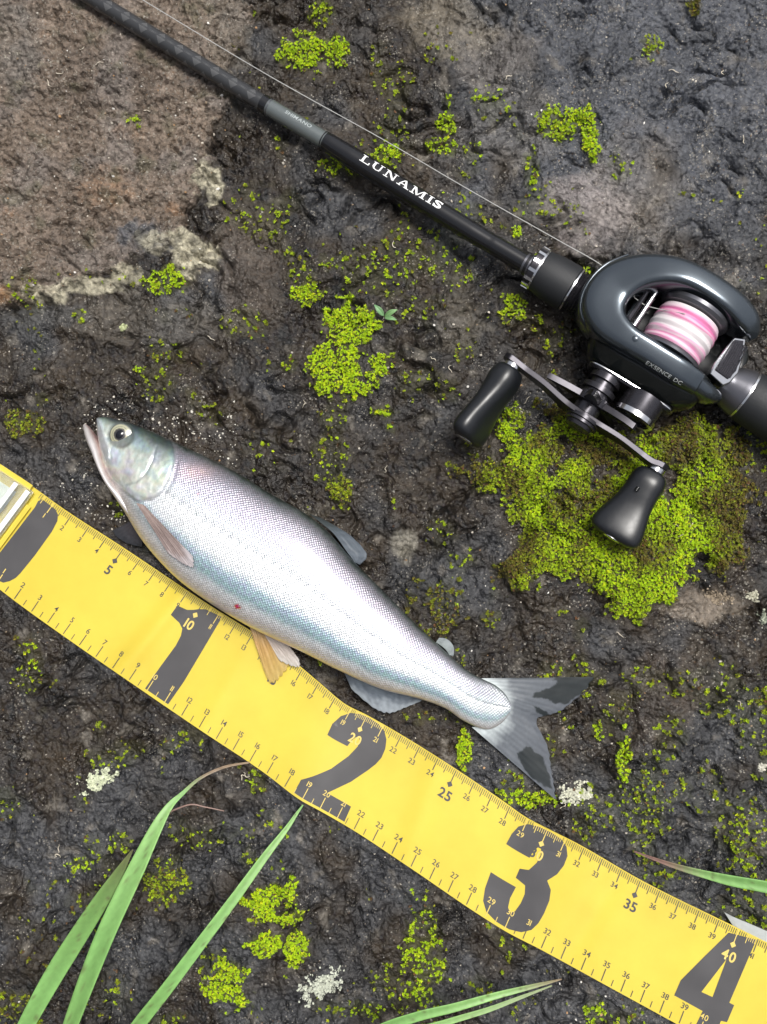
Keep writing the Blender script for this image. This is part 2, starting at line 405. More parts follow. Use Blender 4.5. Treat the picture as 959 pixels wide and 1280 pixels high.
def interp_curve(u, U, Pts):
    # monotone-ish cubic (Catmull tangents on uneven knots)
    u = np.asarray(u, float); m = np.gradient(Pts, U, axis=0)
    i = np.clip(np.searchsorted(U, u, side='right')-1, 0, len(U)-2)
    h = (U[i+1]-U[i]); t = ((u-U[i])/h)[..., None]; h = h[..., None]
    return ((2*t**3-3*t**2+1)*Pts[i]+(t**3-2*t**2+t)*h*m[i]+(-2*t**3+3*t**2)*Pts[i+1]+(t**3-t**2)*h*m[i+1])
def gauss(x, c, s): return np.exp(-((x-c)/s)**2)
def tape_z(u, v):
    v = np.clip(v, 0, 1); z = .0030 + 0*u
    z = z + .0030*gauss(u, 30.2, 1.6)*(1-v)**1.5 + .0030*gauss(u, 19.2, 1.3)*v**1.5
    z = z + .0022*gauss(u+.5*v, 8.9, .55) + .0012*gauss(u, 17.2, 1.1)*(1-v) + .0014*gauss(u-.6*v, 24.2, .7)+.0010*gauss(u, 13.2, .5)*v+.0012*gauss(u+.8*v, 34.0, .6)+.0020*gauss(u, 37.5, 2.5)
    z = z + .0014*gauss(u, 28.5, 1.0)*v + .0004*gauss(u, 14.0, 1.0)
    return z
def tape_pt(u, v, dz=0.0):
    t = interp_curve(u, TU, TP); b = interp_curve(u, BU, BP)
    q = t*(1-v)[..., None]+b*v[..., None]
    return W(q[..., 0], q[..., 1], tape_z(u, v)+dz)
uu = np.linspace(-3.1, 46, 30)
TAPE_POLY = np.concatenate([interp_curve(uu, TU, TP), interp_curve(uu, BU, BP)[::-1]])

TAIL_BASE = [(600, 848), (613, 857), (625, 870), (629, 884), (623, 896), (611, 905), (590, 909)]
TAIL_TIP = [(745, 846), (729, 866), (706, 886), (690, 893), (671, 901), (685, 933), (689, 957), (693, 980), (696, 1001)]
TAIL_POLY = TAIL_BASE + TAIL_TIP[::-1]

# rod axis and reel frame (local millimetres: x to the rod tip, y to the handle, z up)
RZ = .014
_A = W(712, 360.6, RZ); _B = W(930, 493, RZ)
RA = (_A-_B)/np.linalg.norm(_A-_B); RL = np.cross([0, 0, 1.0], RA); RO = W(822, 427.5, RZ)
def R3(p):
    p = np.asarray(p, float)*1e-3
    return RO+p[..., :1]*RA+p[..., 1:2]*RL+p[..., 2:3]*np.array([0, 0, 1.0])

# ------------------------------------------------------------------ moss layout: x, y, rx, ry, density, tone (0 olive .. 1 lime)
MOSS_CUSHION = [(598, 575), (618, 545), (640, 505), (690, 505), (740, 540), (800, 545), (850, 515), (900, 520), (935, 560), (940, 610), (925, 650), (936, 700),
                (905, 722), (870, 690), (860, 720), (838, 752), (800, 774), (765, 760), (740, 728), (690, 715), (640, 742), (624, 705), (650, 670), (640, 630), (590, 600), (565, 590)]
MOSS = [
 (392, 66, 40, 24, .95, .85), (402, 18, 16, 22, .6, .7), (372, 44, 10, 8, .9, .8),
 (692, 158, 26, 22, .75, .75), (724, 150, 26, 16, .95, 1.), (738, 178, 12, 24, .95, 1.), (665, 215, 12, 26, .55, .8), (775, 205, 16, 22, .5, .8),
 (558, 150, 12, 26, .9, 1.), (556, 180, 20, 14, .7, .9), (612, 126, 22, 16, .5, .8), (592, 188, 14, 14, .5, .8), (490, 190, 20, 9, .8, 1.), (470, 198, 18, 8, .7, .9),
 (430, 207, 34, 11, .75, .9), (352, 185, 10, 18, .4, .6), (925, 243, 8, 7, .9, 1.), (646, 290, 8, 6, .9, 1.), (672, 322, 16, 8, .8, .9), (732, 337, 7, 6, .9, .9),
 (438, 405, 36, 30, .98, 1.), (430, 462, 44, 34, .97, 1.), (383, 366, 18, 16, .85, .9), (455, 345, 60, 36, .45, .9), (430, 300, 50, 40, .22, .8), (540, 325, 60, 32, .45, .9),
 (520, 390, 50, 26, .4, .8), (500, 445, 50, 14, .35, .8), (478, 515, 22, 8, .5, .8), (642, 383, 22, 17, .75, .75), (585, 345, 40, 40, .25, .7), (365, 455, 12, 12, .5, .9), (490, 535, 8, 8, .5, .9),
 (545, 760, 34, 40, .55, .2), (612, 775, 13, 16, .6, .4), (560, 810, 20, 14, .3, .4), (535, 725, 22, 16, .4, .2),
 (780, 945, 9, 34, .85, 1.), (808, 1012, 32, 46, .5, .6), (748, 912, 6, 12, .6, .9), (745, 880, 10, 30, .25, .6), (858, 985, 14, 20, .45, .7), (770, 850, 30, 40, .2, .4),
 (900, 830, 20, 14, .35, .3), (952, 878, 12, 28, .6, .4), (930, 1062, 16, 32, .6, .7), (895, 975, 30, 30, .2, .6), (660, 998, 46, 12, .75, .9), (880, 1060, 14, 14, .3, .6),
 (580, 938, 9, 26, .85, 1.), (510, 888, 18, 14, .35, .4), (532, 898, 14, 10, .5, .5),
 (332, 1122, 24, 18, .95, 1.), (360, 1118, 14, 26, .8, 1.), (350, 1146, 26, 12, .9, .9), (338, 1178, 24, 18, .9, 1.), (368, 1186, 18, 22, .85, .9), (318, 1150, 14, 12, .6, .8), (286, 1232, 28, 34, .8, .9), (210, 1100, 26, 28, .7, .5), (268, 1045, 30, 20, .45, .7), (230, 1040, 22, 20, .45, .7), (310, 1060, 12, 26, .5, .7),
 (130, 1120, 48, 50, .4, .6), (100, 1080, 14, 10, .6, .9), (150, 1050, 14, 18, .5, .9), (60, 1180, 40, 60, .35, .3), (15, 1255, 26, 30, .55, .3), (135, 1240, 36, 30, .4, .4), (322, 975, 12, 20, .55, .7), (330, 1022, 18, 14, .4, .8),
 (530, 1205, 28, 70, .6, .9), (520, 1130, 18, 20, .35, .9), (330, 1262, 40, 14, .3, .7), (460, 1262, 26, 10, .6, .9), (745, 1262, 14, 16, .6, .9), (700, 1240, 20, 40, .25, .4), (215, 1275, 26, 8, .5, .7), (390, 1160, 20, 30, .25, .6),
 (35, 528, 26, 18, .7, .25), (48, 500, 16, 10, .5, .5), (208, 352, 26, 17, .7, .9), (175, 352, 18, 16, .4, .3), (212, 440, 26, 20, .45, .6), (173, 462, 9, 5, .9, .9), (180, 500, 18, 8, .35, .4), (245, 460, 26, 8, .35, .5), (102, 395, 8, 8, .6, .6), (40, 405, 22, 22, .35, .3),
 (426, 612, 14, 24, .8, .35), (322, 556, 22, 28, .35, .7), (335, 580, 26, 14, .35, .7), (170, 152, 13, 9, .6, .9), (180, 168, 14, 8, .35, .6), (810, 60, 16, 16, .7, .5), (868, 12, 11, 13, .9, .0), (552, 68, 22, 14, .4, .6), (485, 70, 30, 20, .25, .6), (560, 38, 50, 12, .25, .5),
 (880, 245, 30, 16, .15, .5), (945, 300, 20, 16, .3, .7), (905, 60, 8, 6, .2, .3), (945, 380, 20, 60, .25, .4), (950, 600, 18, 60, .35, .1), (610, 1030, 0.1, .1, 0, 0),
 (325, 232, 18, 8, .4, .3), (305, 165, 20, 14, .2, .4), (300, 45, 10, 22, .3, .3), (620, 600, 40, 20, .5, .4), (600, 560, 30, 30, .3, .3), (905, 650, 30, 60, .4, .1), (20, 830, 30, 40, .25, .2), (35, 870, 20, 20, .3, .3), (600, 720, 12, 12, .25, .8), (940, 1005, 12, 60, .2, .6),
]
def moss_density(px, py):
    """density 0..1 and tone at authoring points"""
    n1 = fbm(px/26, py/26, 4, 501); n2 = fbm(px/9, py/9, 3, 601)
    den = np.zeros(px.shape); tone = np.zeros(px.shape)+.4
    for (x, y, rx, ry, d, t) in MOSS:
        sel = np.nonzero((np.abs(px-x) < 2*rx) & (np.abs(py-y) < 2*ry))[0]
        if not len(sel): continue
        q = ((px[sel]-x)/rx)**2+((py[sel]-y)/ry)**2
        k = d*smooth(1.65, .35, q+2.0*n1[sel]+1.1*n2[sel])
        better = k > den[sel]; sb_ = sel[better]
        tone[sb_] = t; den[sb_] = k[better]
    bgm = .46*smooth(-.05, .40, fbm(px/75+3, py/75, 3, 651)+.25*smooth(560, 800, px)*smooth(760, 900, py)+.15*gauss(px, 470, 170)*gauss(py, 320, 130)-.5*smooth(330, 200, px)*smooth(380, 250, py)-.25*smooth(600, 800, px)*smooth(260, 120, py))
    tone = np.where(bgm > den, .62, tone); den = np.maximum(den, bgm)
    s = sdf(px, py, MOSS_CUSHION)+26*n1+14*n2
    k = smooth(6, -5, s)
    tn = np.clip(.36+1.3*fbm(px/55, py/55, 3, 77)+.7*gauss(px, 790, 60)*gauss(py, 735, 40)+.6*gauss(px, 850, 45)*gauss(py, 640, 60)+.3*gauss(px, 700, 50)*gauss(py, 640, 60)-.6*smooth(880, 930, px), 0, 1)
    hole = smooth(.05, .35, fbm(px/34+9, py/34, 3, 911))*(.2+.8*smooth(650, 600, py))
    k = k*(1-.75*hole)
    tone = np.where(k > den, tn, tone); den = np.maximum(den, k)
    return den, tone

# ------------------------------------------------------------------ ROCK
def build_rock():
    st = .00068
    xs = np.arange(-.262, .2621, st); ys = np.arange(-.330, .3301, st)
    ext = []; s = st; p = 0.0
    while p < 6.0:
        s *= 1.13; p += s; ext.append(p)
    ext = np.array(ext)
    xs = np.concatenate([xs[0]-ext[::-1], xs, xs[-1]+ext]); ys = np.concatenate([ys[0]-ext[::-1], ys, ys[-1]+ext])
    Xg, Yg = np.meshgrid(xs, ys, indexing='ij'); x = Xg.ravel(); y = Yg.ravel()
    px, py = P(np.stack([x, y, np.zeros_like(x)], 1))
    mm_x, mm_y = x*1e3, y*1e3
    far = smooth(280, 900, np.hypot(mm_x, mm_y))
    wx = mm_x+3.0*perlin(mm_x/11, mm_y/11, 3)+.45*perlin(mm_x/2.5, mm_y/2.5, 4); wy = mm_y+3.0*perlin(mm_x/11, mm_y/11, 5)+.45*perlin(mm_x/2.5, mm_y/2.5, 6)
    low = fbm(mm_x/110+3, mm_y/110+7, 3, 11); mid = fbm(wx/30, wy/30, 4, 12)
    f1, e1 = facets(wx/13, wy/17, 21, 1.7); f2, e2 = facets(wx/4.6, wy/5.6, 22, 1.7); f3, e3 = facets(wx/2.0, wy/2.4, 23, 1.7)
    fine = fbm(mm_x/3.2, mm_y/3.2, 4, 13, .6)
    # brown block at the upper left, with a broken rim
    crack = [(330, -60), (300, 40), (296, 110), (262, 190), (250, 245), (236, 285), (176, 322), (150, 335), (92, 358), (40, 378), (-60, 392), (-200, 400)]
    block = [(-3000, -3000), (330, -3000)]+crack+[(-3000, 400)]
    jit = 34*fbm(px/46, py/46, 5, 41, .6)
    sb = sdf(px, py, block)+jit
    inb = smooth(3, -4, sb)*smooth(620, 380, np.hypot(mm_x, mm_y))
    # diagonal grain on the brown block
    ca, sa = math.cos(math.radians(35)), math.sin(math.radians(35))
    gx = wx*ca+wy*sa; gy = -wx*sa+wy*ca
    gr1, ge1 = facets(gx/5.5, gy/2.6, 31, 1.5); gr2, ge2 = facets(gx/2.6, gy/1.5, 32, 1.3)
    grn = fbm(gx/9, gy/4, 4, 33)
    chip0 = smooth(-.10, .30, fbm(mm_x/22+15, mm_y/22, 3, 48))
    rough_patch = smooth(-.25, .35, fbm(mm_x/45+5, mm_y/45, 3, 51))
    h_dark = 3.2*mid+2.3*f1*(.35+.65*rough_patch)+1.7*f2*(.3+.7*rough_patch)+.85*f3*(.35+.65*rough_patch)+1.0*fine*(.45+.55*rough_patch)-.5*smooth(.10, 0, e1)*rough_patch
    h_brown = 2.2*mid+2.0*gr1*(.4+.6*rough_patch)+1.15*gr2+2.4*grn+.8*fine
    rid1 = (1-np.abs(perlin(wx/17+4, wy/12, 45)))**10*smooth(-.1, .4, fbm(mm_x/35, mm_y/35, 2, 49)); rid2 = (1-np.abs(perlin(wx/5.5, wy/4.6+7, 46)))**8*chip0; rid3 = (1-np.abs(perlin(gx/7.5, gy/3.4, 47)))**6
    chip = chip0
    h_dark = h_dark*(.62+.75*chip)-6.5*rid1-1.5*rid2*(.25+.75*chip)
    h_brown = h_brown*1.2-2.2*rid3-4.0*rid1
    lump = fbm(wx/15+2, wy/12, 3, 141); lump2 = fbm(wx/34, wy/27, 2, 142)
    h = 3.2*low+(h_dark+3.6*lump+3.0*lump2)*(1-inb)+(h_brown+3.0*lump+5.0)*inb
    # crack groove beside the rim, and two finer fissures
    h -= 2.2*np.exp(-((sb-6)/6)**2)*smooth(-.2, .4, fbm(px/50, py/50, 2, 44))
    for line, dep, wd in (([(560, 640), (545, 690), (500, 735), (470, 742)], 3.0, 5), ([(285, 140), (290, 230), (330, 300), (345, 420)], 1.2, 5), ([(120, 105), (152, 140), (185, 158), (240, 178)], 2.2, 4), ([(20, 330), (90, 300), (170, 312)], 1.6, 5), ([(505, 690), (530, 660), (560, 640), (580, 620)], 4.0, 5), ([(660, 640), (640, 735), (650, 800)], 2.5, 10), ([(560, 655), (610, 690), (640, 760), (655, 830)], 2.5, 9)):
        h -= dep*np.exp(-((pdist(px, py, line)+.5*jit)/wd)**2)
    # crust lumps along the rim
    crust = np.zeros_like(x)
    for (cx, cy, rx, ry, a) in ((262, 228, 17, 26, 1), (243, 316, 32, 26, 1), (196, 305, 22, 14, .6), (120, 358, 38, 11, .8), (60, 372, 26, 12, .8), (160, 345, 20, 14, .7), (12, 370, 14, 12, .0)):
        q = ((px-cx)/rx)**2+((py-cy)/ry)**2; crust = np.maximum(crust, a*smooth(1.35, .5, q+2.2*fbm(px/22, py/22, 5, 61, .6)))
    h += 1.6*crust*(.6+1.4*fbm(mm_x/3, mm_y/3, 3, 62))
    den, tone = moss_density(px, py)
    cush = smooth(20, -45, sdf(px, py, MOSS_CUSHION))
    h += 7.0*cush + 1.2*smooth(.2, .9, den)
    # rock under the tape, the tail and beside the fish stays below them
    rad_ = np.hypot(mm_x, mm_y); az_ = np.degrees(np.arctan2(mm_y, mm_x)) % 360
    shade_bank = smooth(150, 195, az_)*smooth(318, 272, az_)*smooth(620, 1700, rad_)*1150*(1+.25*fbm(mm_x/300, mm_y/300, 3, 72))  # unseen bank at lower left, added to block low sky
    shade_bank = shade_bank+smooth(1100, 3600, rad_)*1500*(.75+.25*np.cos(np.radians(az_-215)))*(1+.35*fbm(mm_x/700, mm_y/700, 3, 73))*(1-smooth(620, 1700, rad_)*smooth(150, 195, az_)*smooth(318, 272, az_)*.5)  # unseen hills all round, added to hide the bright low sky
    h = h*(1-.5*far)+shade_bank+far*22*fbm(mm_x/420, mm_y/420, 5, 71)*smooth(300, 2500, np.hypot(mm_x, mm_y))
    h = np.clip(h, -14+0*h, 3000)
    st_ = smooth(16, 2, sdf(px, py, TAPE_POLY)); top = 2.2
    h = np.where(h > top, h*(1-st_)+top*st_, h)
    low_t = .4; h = np.where(h < low_t, h*(1-st_)+(low_t+.15*(h-low_t))*st_, h)
    s2 = smooth(14, 1, sdf(px, py, TAIL_POLY)); h = np.where(h > 2.0, h*(1-s2)+2.0*s2, h)
    # stay under the reel and the rod
    rodl = [(-1700, -1141), (119-400, 0-247), (119, 0), (338, 135), (653, 327), (960, 512), (1100, 600)]
    dr = pdist(px, py, rodl); cap = np.interp(px, [119, 338, 653, 712, 930], [4.4, 4.6, 7.6, 3.0, 1.8])
    s3 = smooth(34, 14, dr); h = np.where(h > cap, h*(1-s3)+cap*s3, h)
    s4 = smooth(12, 0, sdf(px, py, [(735, 330), (830, 318), (940, 390), (940, 470), (870, 520), (760, 505), (690, 500), (690, 400)])); h = np.where(h > 3.5, h*(1-s4)+3.5*s4, h)
    V = np.stack([x, y, h*1e-3], 1)
    # ---- stone colours, plus a bluish sky sheen painted in at upper right
    def c(*a): return np.array(a, float)[None, :]
    tn = fbm(px/70, py/70, 4, 81)[:, None]; t2 = fbm(px/18, py/18, 4, 82)[:, None]; t3 = fbm(px/6, py/6, 3, 83)[:, None]
    dark = c(.019, .0142, .0098)+c(.014, .009, .004)*tn+c(.017, .013, .009)*t2+c(.018, .016, .014)*t3
    sky_sheen = (smooth(430, 800, px)*smooth(420, 120, py))[:, None]; slate_sheen = c(.029, .0295, .032)+c(.022, .025, .032)*sky_sheen+c(.03, .03, .03)*t2+c(.024, .024, .024)*t3  # reflected sky put into the stone colour towards the upper right
    k_sl = smooth(-.12, .32, fbm(px/110+4, py/110, 3, 84)+.75*smooth(440, 820, px)*smooth(440, 100, py)+.25*smooth(860, 1000, py)-.12+.30*smooth(600, 900, px)*smooth(760, 860, py))[:, None]
    colr = dark*(1-k_sl)+slate_sheen*k_sl
    pale_b = smooth(.22, .5, fbm(px/30+2, py/30, 4, 85))[:, None]*.55
    colr = colr*(1-pale_b)+c(.14, .125, .105)*pale_b
    for (cx, cy, rx, ry, a, cc) in ((735, 262, 60, 50, .8, (.17, .15, .145)), (620, 70, 60, 40, .4, (.13, .11, .09)), (880, 755, 50, 22, .6, (.20, .165, .13)), (505, 680, 16, 22, .7, (.20, .185, .15)), (640, 150, 60, 60, .35, (.12, .11, .10)), (270, 620, 0.1, .1, 0, (0, 0, 0)), (800, 235, 60, 80, .35, (.13, .115, .10)),
                                   (575, 400, 30, 40, .4, (.15, .13, .10)), (560, 30, 60, 40, .5, (.14, .12, .09)), (820, 880, 50, 60, .6, (.055, .040, .028)), (310, 330, 45, 90, .75, (.060, .047, .037)), (190, 400, 110, 30, .4, (.085, .075, .062))):
        q = (((px-cx)/rx)**2+((py-cy)/ry)**2); k = (a*smooth(1.5, .3, q+1.2*fbm(px/28, py/28, 4, 86)))[:, None]; colr = colr*(1-k)+np.array(cc)[None]*(1+.35*t3)*k
    colr = colr*(1+.6*fbm(px/150+9, py/150, 3, 98)[:, None]+.35*fbm(px/38, py/38, 3, 99)[:, None])
    brown = c(.118, .090, .069)+c(.07, .055, .042)*tn+c(.055, .046, .040)*t2+c(.035, .03, .027)*t3
    greyer = smooth(.0, .4, fbm(px/60+8, py/60, 3, 87))[:, None]*.5; brown = brown*(1-greyer)+c(.135, .12, .112)*(1+.3*t2)*greyer
    for (cx, cy, rx, ry, a) in ((140, 240, 34, 26, .55), (222, 266, 12, 8, .8), (18, 268, 10, 8, .6), (12, 372, 14, 13, .9), (165, 170, 20, 12, .35), (60, 50, 10, 6, .4)):
        q = (((px-cx)/rx)**2+((py-cy)/ry)**2); k = (a*smooth(1.6, .1, q+1.2*fbm(px/14, py/14, 4, 88)))[:, None]; k = k*np.clip(.55+1.3*t2+.8*t3, 0, 1); brown = brown*(1-k)+c(.24, .135, .070)*k
    ib = inb[:, None]; colr = colr*(1-ib)+brown*ib
    for (cx, cy, rx, ry, a, cc) in ((185, 300, 38, 20, .9, (.055, .058, .066)), (60, 395, 60, 16, .6, (.06, .06, .06)), (20, 60, 40, 60, .4, (.09, .085, .075)), (285, 20, 30, 90, .5, (.10, .085, .065))):
        q = (((px-cx)/rx)**2+((py-cy)/ry)**2); k = (a*smooth(1.4, .3, q+1.4*fbm(px/20, py/20, 4, 96)))[:, None]; colr = colr*(1-k)+np.array(cc)[None]*(1+.5*t2+.4*t3)*k
    ol = (.6*smooth(.12, .45, fbm(px/33+50, py/33, 4, 97))*inb)[:, None]; colr = colr*(1-ol)+c(.075, .070, .042)*ol
    ck = crust[:, None]*np.clip(.8+1.2*t2, .1, 1); colr = colr*(1-ck)+c(.33, .305, .225)*(1+.5*t2+.5*t3)*ck
    # small lichen freckles
    spk = (smooth(.50, .62, fbm(px/5, py/5, 2, 89))*smooth(-.1, .3, fbm(px/60, py/60, 2, 90))*.7)[:, None]; colr = colr*(1-spk)+c(.24, .215, .17)*spk
    mk = smooth(.25, .95, den)[:, None]*.7; colr = colr*(1-mk)+(c(.040, .036, .012)+c(.03, .045, .0)*tone[:, None])*mk
    pal = smooth(-.05, .40, fbm(px/45+31, py/45, 4, 95, .6)+.35*inb+.12*smooth(500, 900, px)); colr = np.clip(colr, .009, .6)
    rgh = .47-.15*k_sl[:, 0]-.20*chip+.10*t2[:, 0]+.2*inb+.25*crust+.3*smooth(.2, .7, den)
    me = np_mesh('rock', V, grid_faces(len(xs), len(ys))[:, ::-1])
    set_col(me, colr); set_f(me, np.clip(rgh, .20, .9), 'rgh'); set_f(me, pal, 'pale')
    o = link('rock', me, M['rock']); tag(o, 'dark wet mossy rock with a brown weathered block', kind='structure')
    return xs, ys, V[:, 2].reshape(len(xs), len(ys))
RX, RY, RH = build_rock()
def rock_h(x, y):
    x = np.atleast_1d(x); y = np.atleast_1d(y)
    i = np.clip(np.searchsorted(RX, x)-1, 0, len(RX)-2); j = np.clip(np.searchsorted(RY, y)-1, 0, len(RY)-2)
    a = np.clip((x-RX[i])/(RX[i+1]-RX[i]), 0, 1); b_ = np.clip((y-RY[j])/(RY[j+1]-RY[j]), 0, 1)
    return (RH[i, j]*(1-a)+RH[i+1, j]*a)*(1-b_)+(RH[i, j+1]*(1-a)+RH[i+1, j+1]*a)*b_
def on_rock(px, py, dz=0.0):
    """point of the rock surface seen at an authoring coordinate"""
    px = np.asarray(px, float); py = np.asarray(py, float); z = np.zeros(px.shape)
    for _ in range(5):
        w = W(px, py, z); z = rock_h(w[..., 0].ravel(), w[..., 1].ravel()).reshape(px.shape)
    w = W(px, py, z); w[..., 2] = z+dz; return w



# ------------------------------------------------------------------ MEASURING TAPE
from mathutils.geometry import tessellate_polygon
def print_poly(name, outer, holes, mat, parent, dz):
    loops = [[Vector((u, v*5.1, 0)) for u, v in lp] for lp in [outer]+holes]
    tris = tessellate_polygon(loops); pts = [p for lp in loops for p in lp]
    bm = bmesh.new(); vv = [bm.verts.new(p) for p in pts]
    for t in tris:
        try: bm.faces.new([vv[i] for i in t])
        except ValueError: pass
    for _ in range(4):
        es = [e for e in bm.edges if e.calc_length() > .4]
        if not es: break
        bmesh.ops.subdivide_edges(bm, edges=es, cuts=1); bmesh.ops.triangulate(bm, faces=bm.faces[:])
    bm.verts.ensure_lookup_table(); bm.verts.index_update()
    q = np.array([v.co[:2] for v in bm.verts]); Fc = np.array([[v.index for v in f.verts] for f in bm.faces]); bm.free()
    V = tape_pt(q[:, 0], q[:, 1]/5.1, dz)
    n = np.cross(V[Fc[:, 1]]-V[Fc[:, 0]], V[Fc[:, 2]]-V[Fc[:, 0]])[:, 2]
    Fc[n < 0] = Fc[n < 0][:, ::-1]
    return link(name, np_mesh(name, V, Fc), mat, parent)

_glyph = {}
def glyph(ch, bold=0.0):
    """triangles of a character of the built-in font, centred on x, unit height"""
    k = (ch, bold)
    if k not in _glyph:
        cu = bpy.data.curves.new('glyph', 'FONT'); cu.body = ch; cu.size = 1.0; cu.offset = bold; cu.resolution_u = 4
        ob = bpy.data.objects.new('glyph', cu); COL.objects.link(ob)
        dg = bpy.context.evaluated_depsgraph_get(); me = bpy.data.meshes.new_from_object(ob.evaluated_get(dg))
        me.calc_loop_triangles()
        V = np.array([v.co[:2] for v in me.vertices]) if len(me.vertices) else np.zeros((0, 2))
        T = np.array([t.vertices[:] for t in me.loop_triangles]) if len(me.loop_triangles) else np.zeros((0, 3), int)
        bpy.data.objects.remove(ob); bpy.data.curves.remove(cu); bpy.data.meshes.remove(me)
        _glyph[k] = (V, T)
    return _glyph[k]
def text2d(s, h, bold=0.0, track=1.0, xs=1.0):
    """flat triangles of a word centred at the origin, cap height h"""
    out, x = [], 0.0
    for ch in s:
        if ch == ' ': x += .35*track; continue
        V, T = glyph(ch, bold)
        w = V[:, 0].max()-V[:, 0].min()
        out.append((np.stack([(V[:, 0]-V[:, 0].min()+x), V[:, 1]], 1), T)); x += w+.09*track
    V, T = join_np(out); V = V-np.array([(V[:, 0].max()+V[:, 0].min())/2, .36])
    return V*np.array([h/.72*xs, h/.72]), T

tape = thing('measuring_tape', tuple(W(455, 960, .002)), 'yellow flat measuring tape with large black numerals lying beside the fish', 'measuring tape')
nu, nv = 340, 26
U, Vv = np.meshgrid(np.linspace(-3.1, 46, nu), np.linspace(0, 1, nv), indexing='ij')
top = tape_pt(U.ravel(), Vv.ravel()); bot = top-np.array([0, 0, .00055])
e_idx = np.concatenate([np.arange(nv), np.arange(1, nu)*nv+nv-1, (nu-1)*nv+np.arange(nv-2, -1, -1), np.arange(nu-2, 0, -1)*nv])
Fc = np.concatenate([grid_faces(nu, nv)[:, ::-1], grid_faces(nu, nv)+nu*nv,
                     np.stack([e_idx, np.roll(e_idx, -1), np.roll(e_idx, -1)+nu*nv, e_idx+nu*nv], 1)])
strip_me = np_mesh('strip', np.concatenate([top, bot]), Fc); sharp(strip_me, 50)
link('strip', strip_me, M['tape'], tape)
NUM = [
 ([(.41, .148), (.36, .084), (.46, .045), (.97, .047), (1.24, .05), (1.46, .076), (1.61, .13), (1.68, .244), (1.66, .524), (1.58, .755), (1.53, .817), (1.39, .88), (1.22, .926), (.9, .95), (.14, .975), (-.6, .975), (-.9, .9), (-.9, .75), (.35, .75)], []),
 ([(8.96, .166), (9.5, .150), (9.77, .118), (9.99, .083), (10.3, .05), (11.22, .03), (11.25, .387), (11.27, .716), (11.19, .97), (9.87, .97), (9.92, .726), (10.0, .48), (9.95, .38), (9.82, .32), (9.53, .289), (8.94, .272)], []),
 ([(18.55, .34), (18.50, .224), (18.69, .12), (19.06, .05), (19.6, .02), (20.2, .012), (20.75, .02), (21.17, .05), (21.45, .11), (21.60, .19), (21.63, .28), (21.52, .36), (21.30, .45), (20.80, .62), (19.97, .82), (21.37, .82), (21.41, .975), (18.5, .975), (18.5, .835), (18.9, .75), (19.58, .60), (20.1, .42), (20.30, .30), (20.26, .245), (20.15, .22), (20.0, .23), (19.87, .28), (19.8, .344)], []),
 ([(28.55, .31), (28.60, .20), (28.75, .11), (29.1, .045), (29.6, .02), (30.2, .015), (30.8, .03), (31.2, .07), (31.42, .14), (31.44, .23), (31.3, .33), (30.97, .42), (31.32, .48), (31.46, .571), (31.47, .70), (31.40, .80), (31.22, .88), (30.8, .94), (30.2, .968), (29.5, .968), (28.95, .94), (28.62, .87), (28.47, .76), (28.42, .607), (29.72, .604), (29.68, .72), (29.76, .80), (29.93, .83), (30.12, .80), (30.22, .71), (30.22, .62), (30.08, .55), (29.55, .53), (29.55, .44), (29.95, .41), (30.15, .32), (30.18, .24), (30.08, .19), (29.92, .19), (29.80, .24), (29.76, .311)], []),
 ([(39.62, .07), (40.93, .02), (40.88, .215), (40.80, .615), (41.05, .615), (41.02, .775), (40.74, .79), (40.74, .975), (39.72, .975), (39.8, .79), (38.33, .786), (38.36, .639), (38.96, .361)], [[(39.97, .283), (39.99, .64), (39.43, .646)]]),
]
for outer, holes in NUM:
    print_poly('numeral', outer, holes, M['ink'], tape, .00012)

def on_num(u, v):
    a = np.array([u]); b_ = np.array([v])
    for outer, holes in NUM:
        if pip(a, b_, outer)[0] and not any(pip(a, b_, hl)[0] for hl in holes): return True
    return False
prints = {False: [], True: []}
def flip_up(V, T):
    n = np.cross(V[T[:, 1]]-V[T[:, 0]], V[T[:, 2]]-V[T[:, 0]])[:, 2]; T = T.copy(); T[n < 0] = T[n < 0][:, ::-1]; return T
def add_print(q, T, own=False):
    q = np.asarray(q, float); c0 = q.mean(0)
    if c0[0] < .25 and c0[1] < .75: return
    k = on_num(c0[0]+(.14 if own else 0), c0[1]); V = tape_pt(q[:, 0], q[:, 1], .00024); T = np.asarray(T)
    if own: link('number', np_mesh('number', V, flip_up(V, T)), M['ink_yellow' if k else 'ink'], tape)
    else: prints[k].append((V, T))
def bar(u, v0, v1, w=.034):
    add_print([(u-w/2, v0), (u+w/2, v0), (u+w/2, v1), (u-w/2, v1)], [(0, 1, 2), (0, 2, 3)])
def label_print(s, u, v, h, bold):
    V, T = text2d(s, h, bold); k0 = 0
    for ch in s:      # each figure by itself, so that it takes the colour its ground asks for
        n_, t_ = (len(a_) for a_ in glyph(ch, bold)); q = V[k0:k0+n_]; Tq = glyph(ch, bold)[1]; k0 += n_
        add_print(np.stack([u+q[:, 0], v-q[:, 1]/5.1], 1), Tq, True)
for mm in range(3, 452):
    u = mm/10
    if mm % 10 == 0: bar(u, .008, .125, .042)
    elif mm % 5 == 0: bar(u, .008, .088)
    else: bar(u, .008, .060, .028)
    if mm % 10 == 0:
        cm = mm//10
        if cm % 5 == 0:
            add_print([(u, .118), (u+.15, .148), (u, .178), (u-.15, .148)], [(0, 1, 2), (0, 2, 3)]); label_print(str(cm), u, .248, .46, .022)
        else: label_print(str(cm), u-.03, .160, .25, .006)
        bar(u, .868, .985, .042); label_print(str(cm), u-.03, .828, .27, .006)
    elif mm % 5 == 0: bar(u, .925, .985, .034)
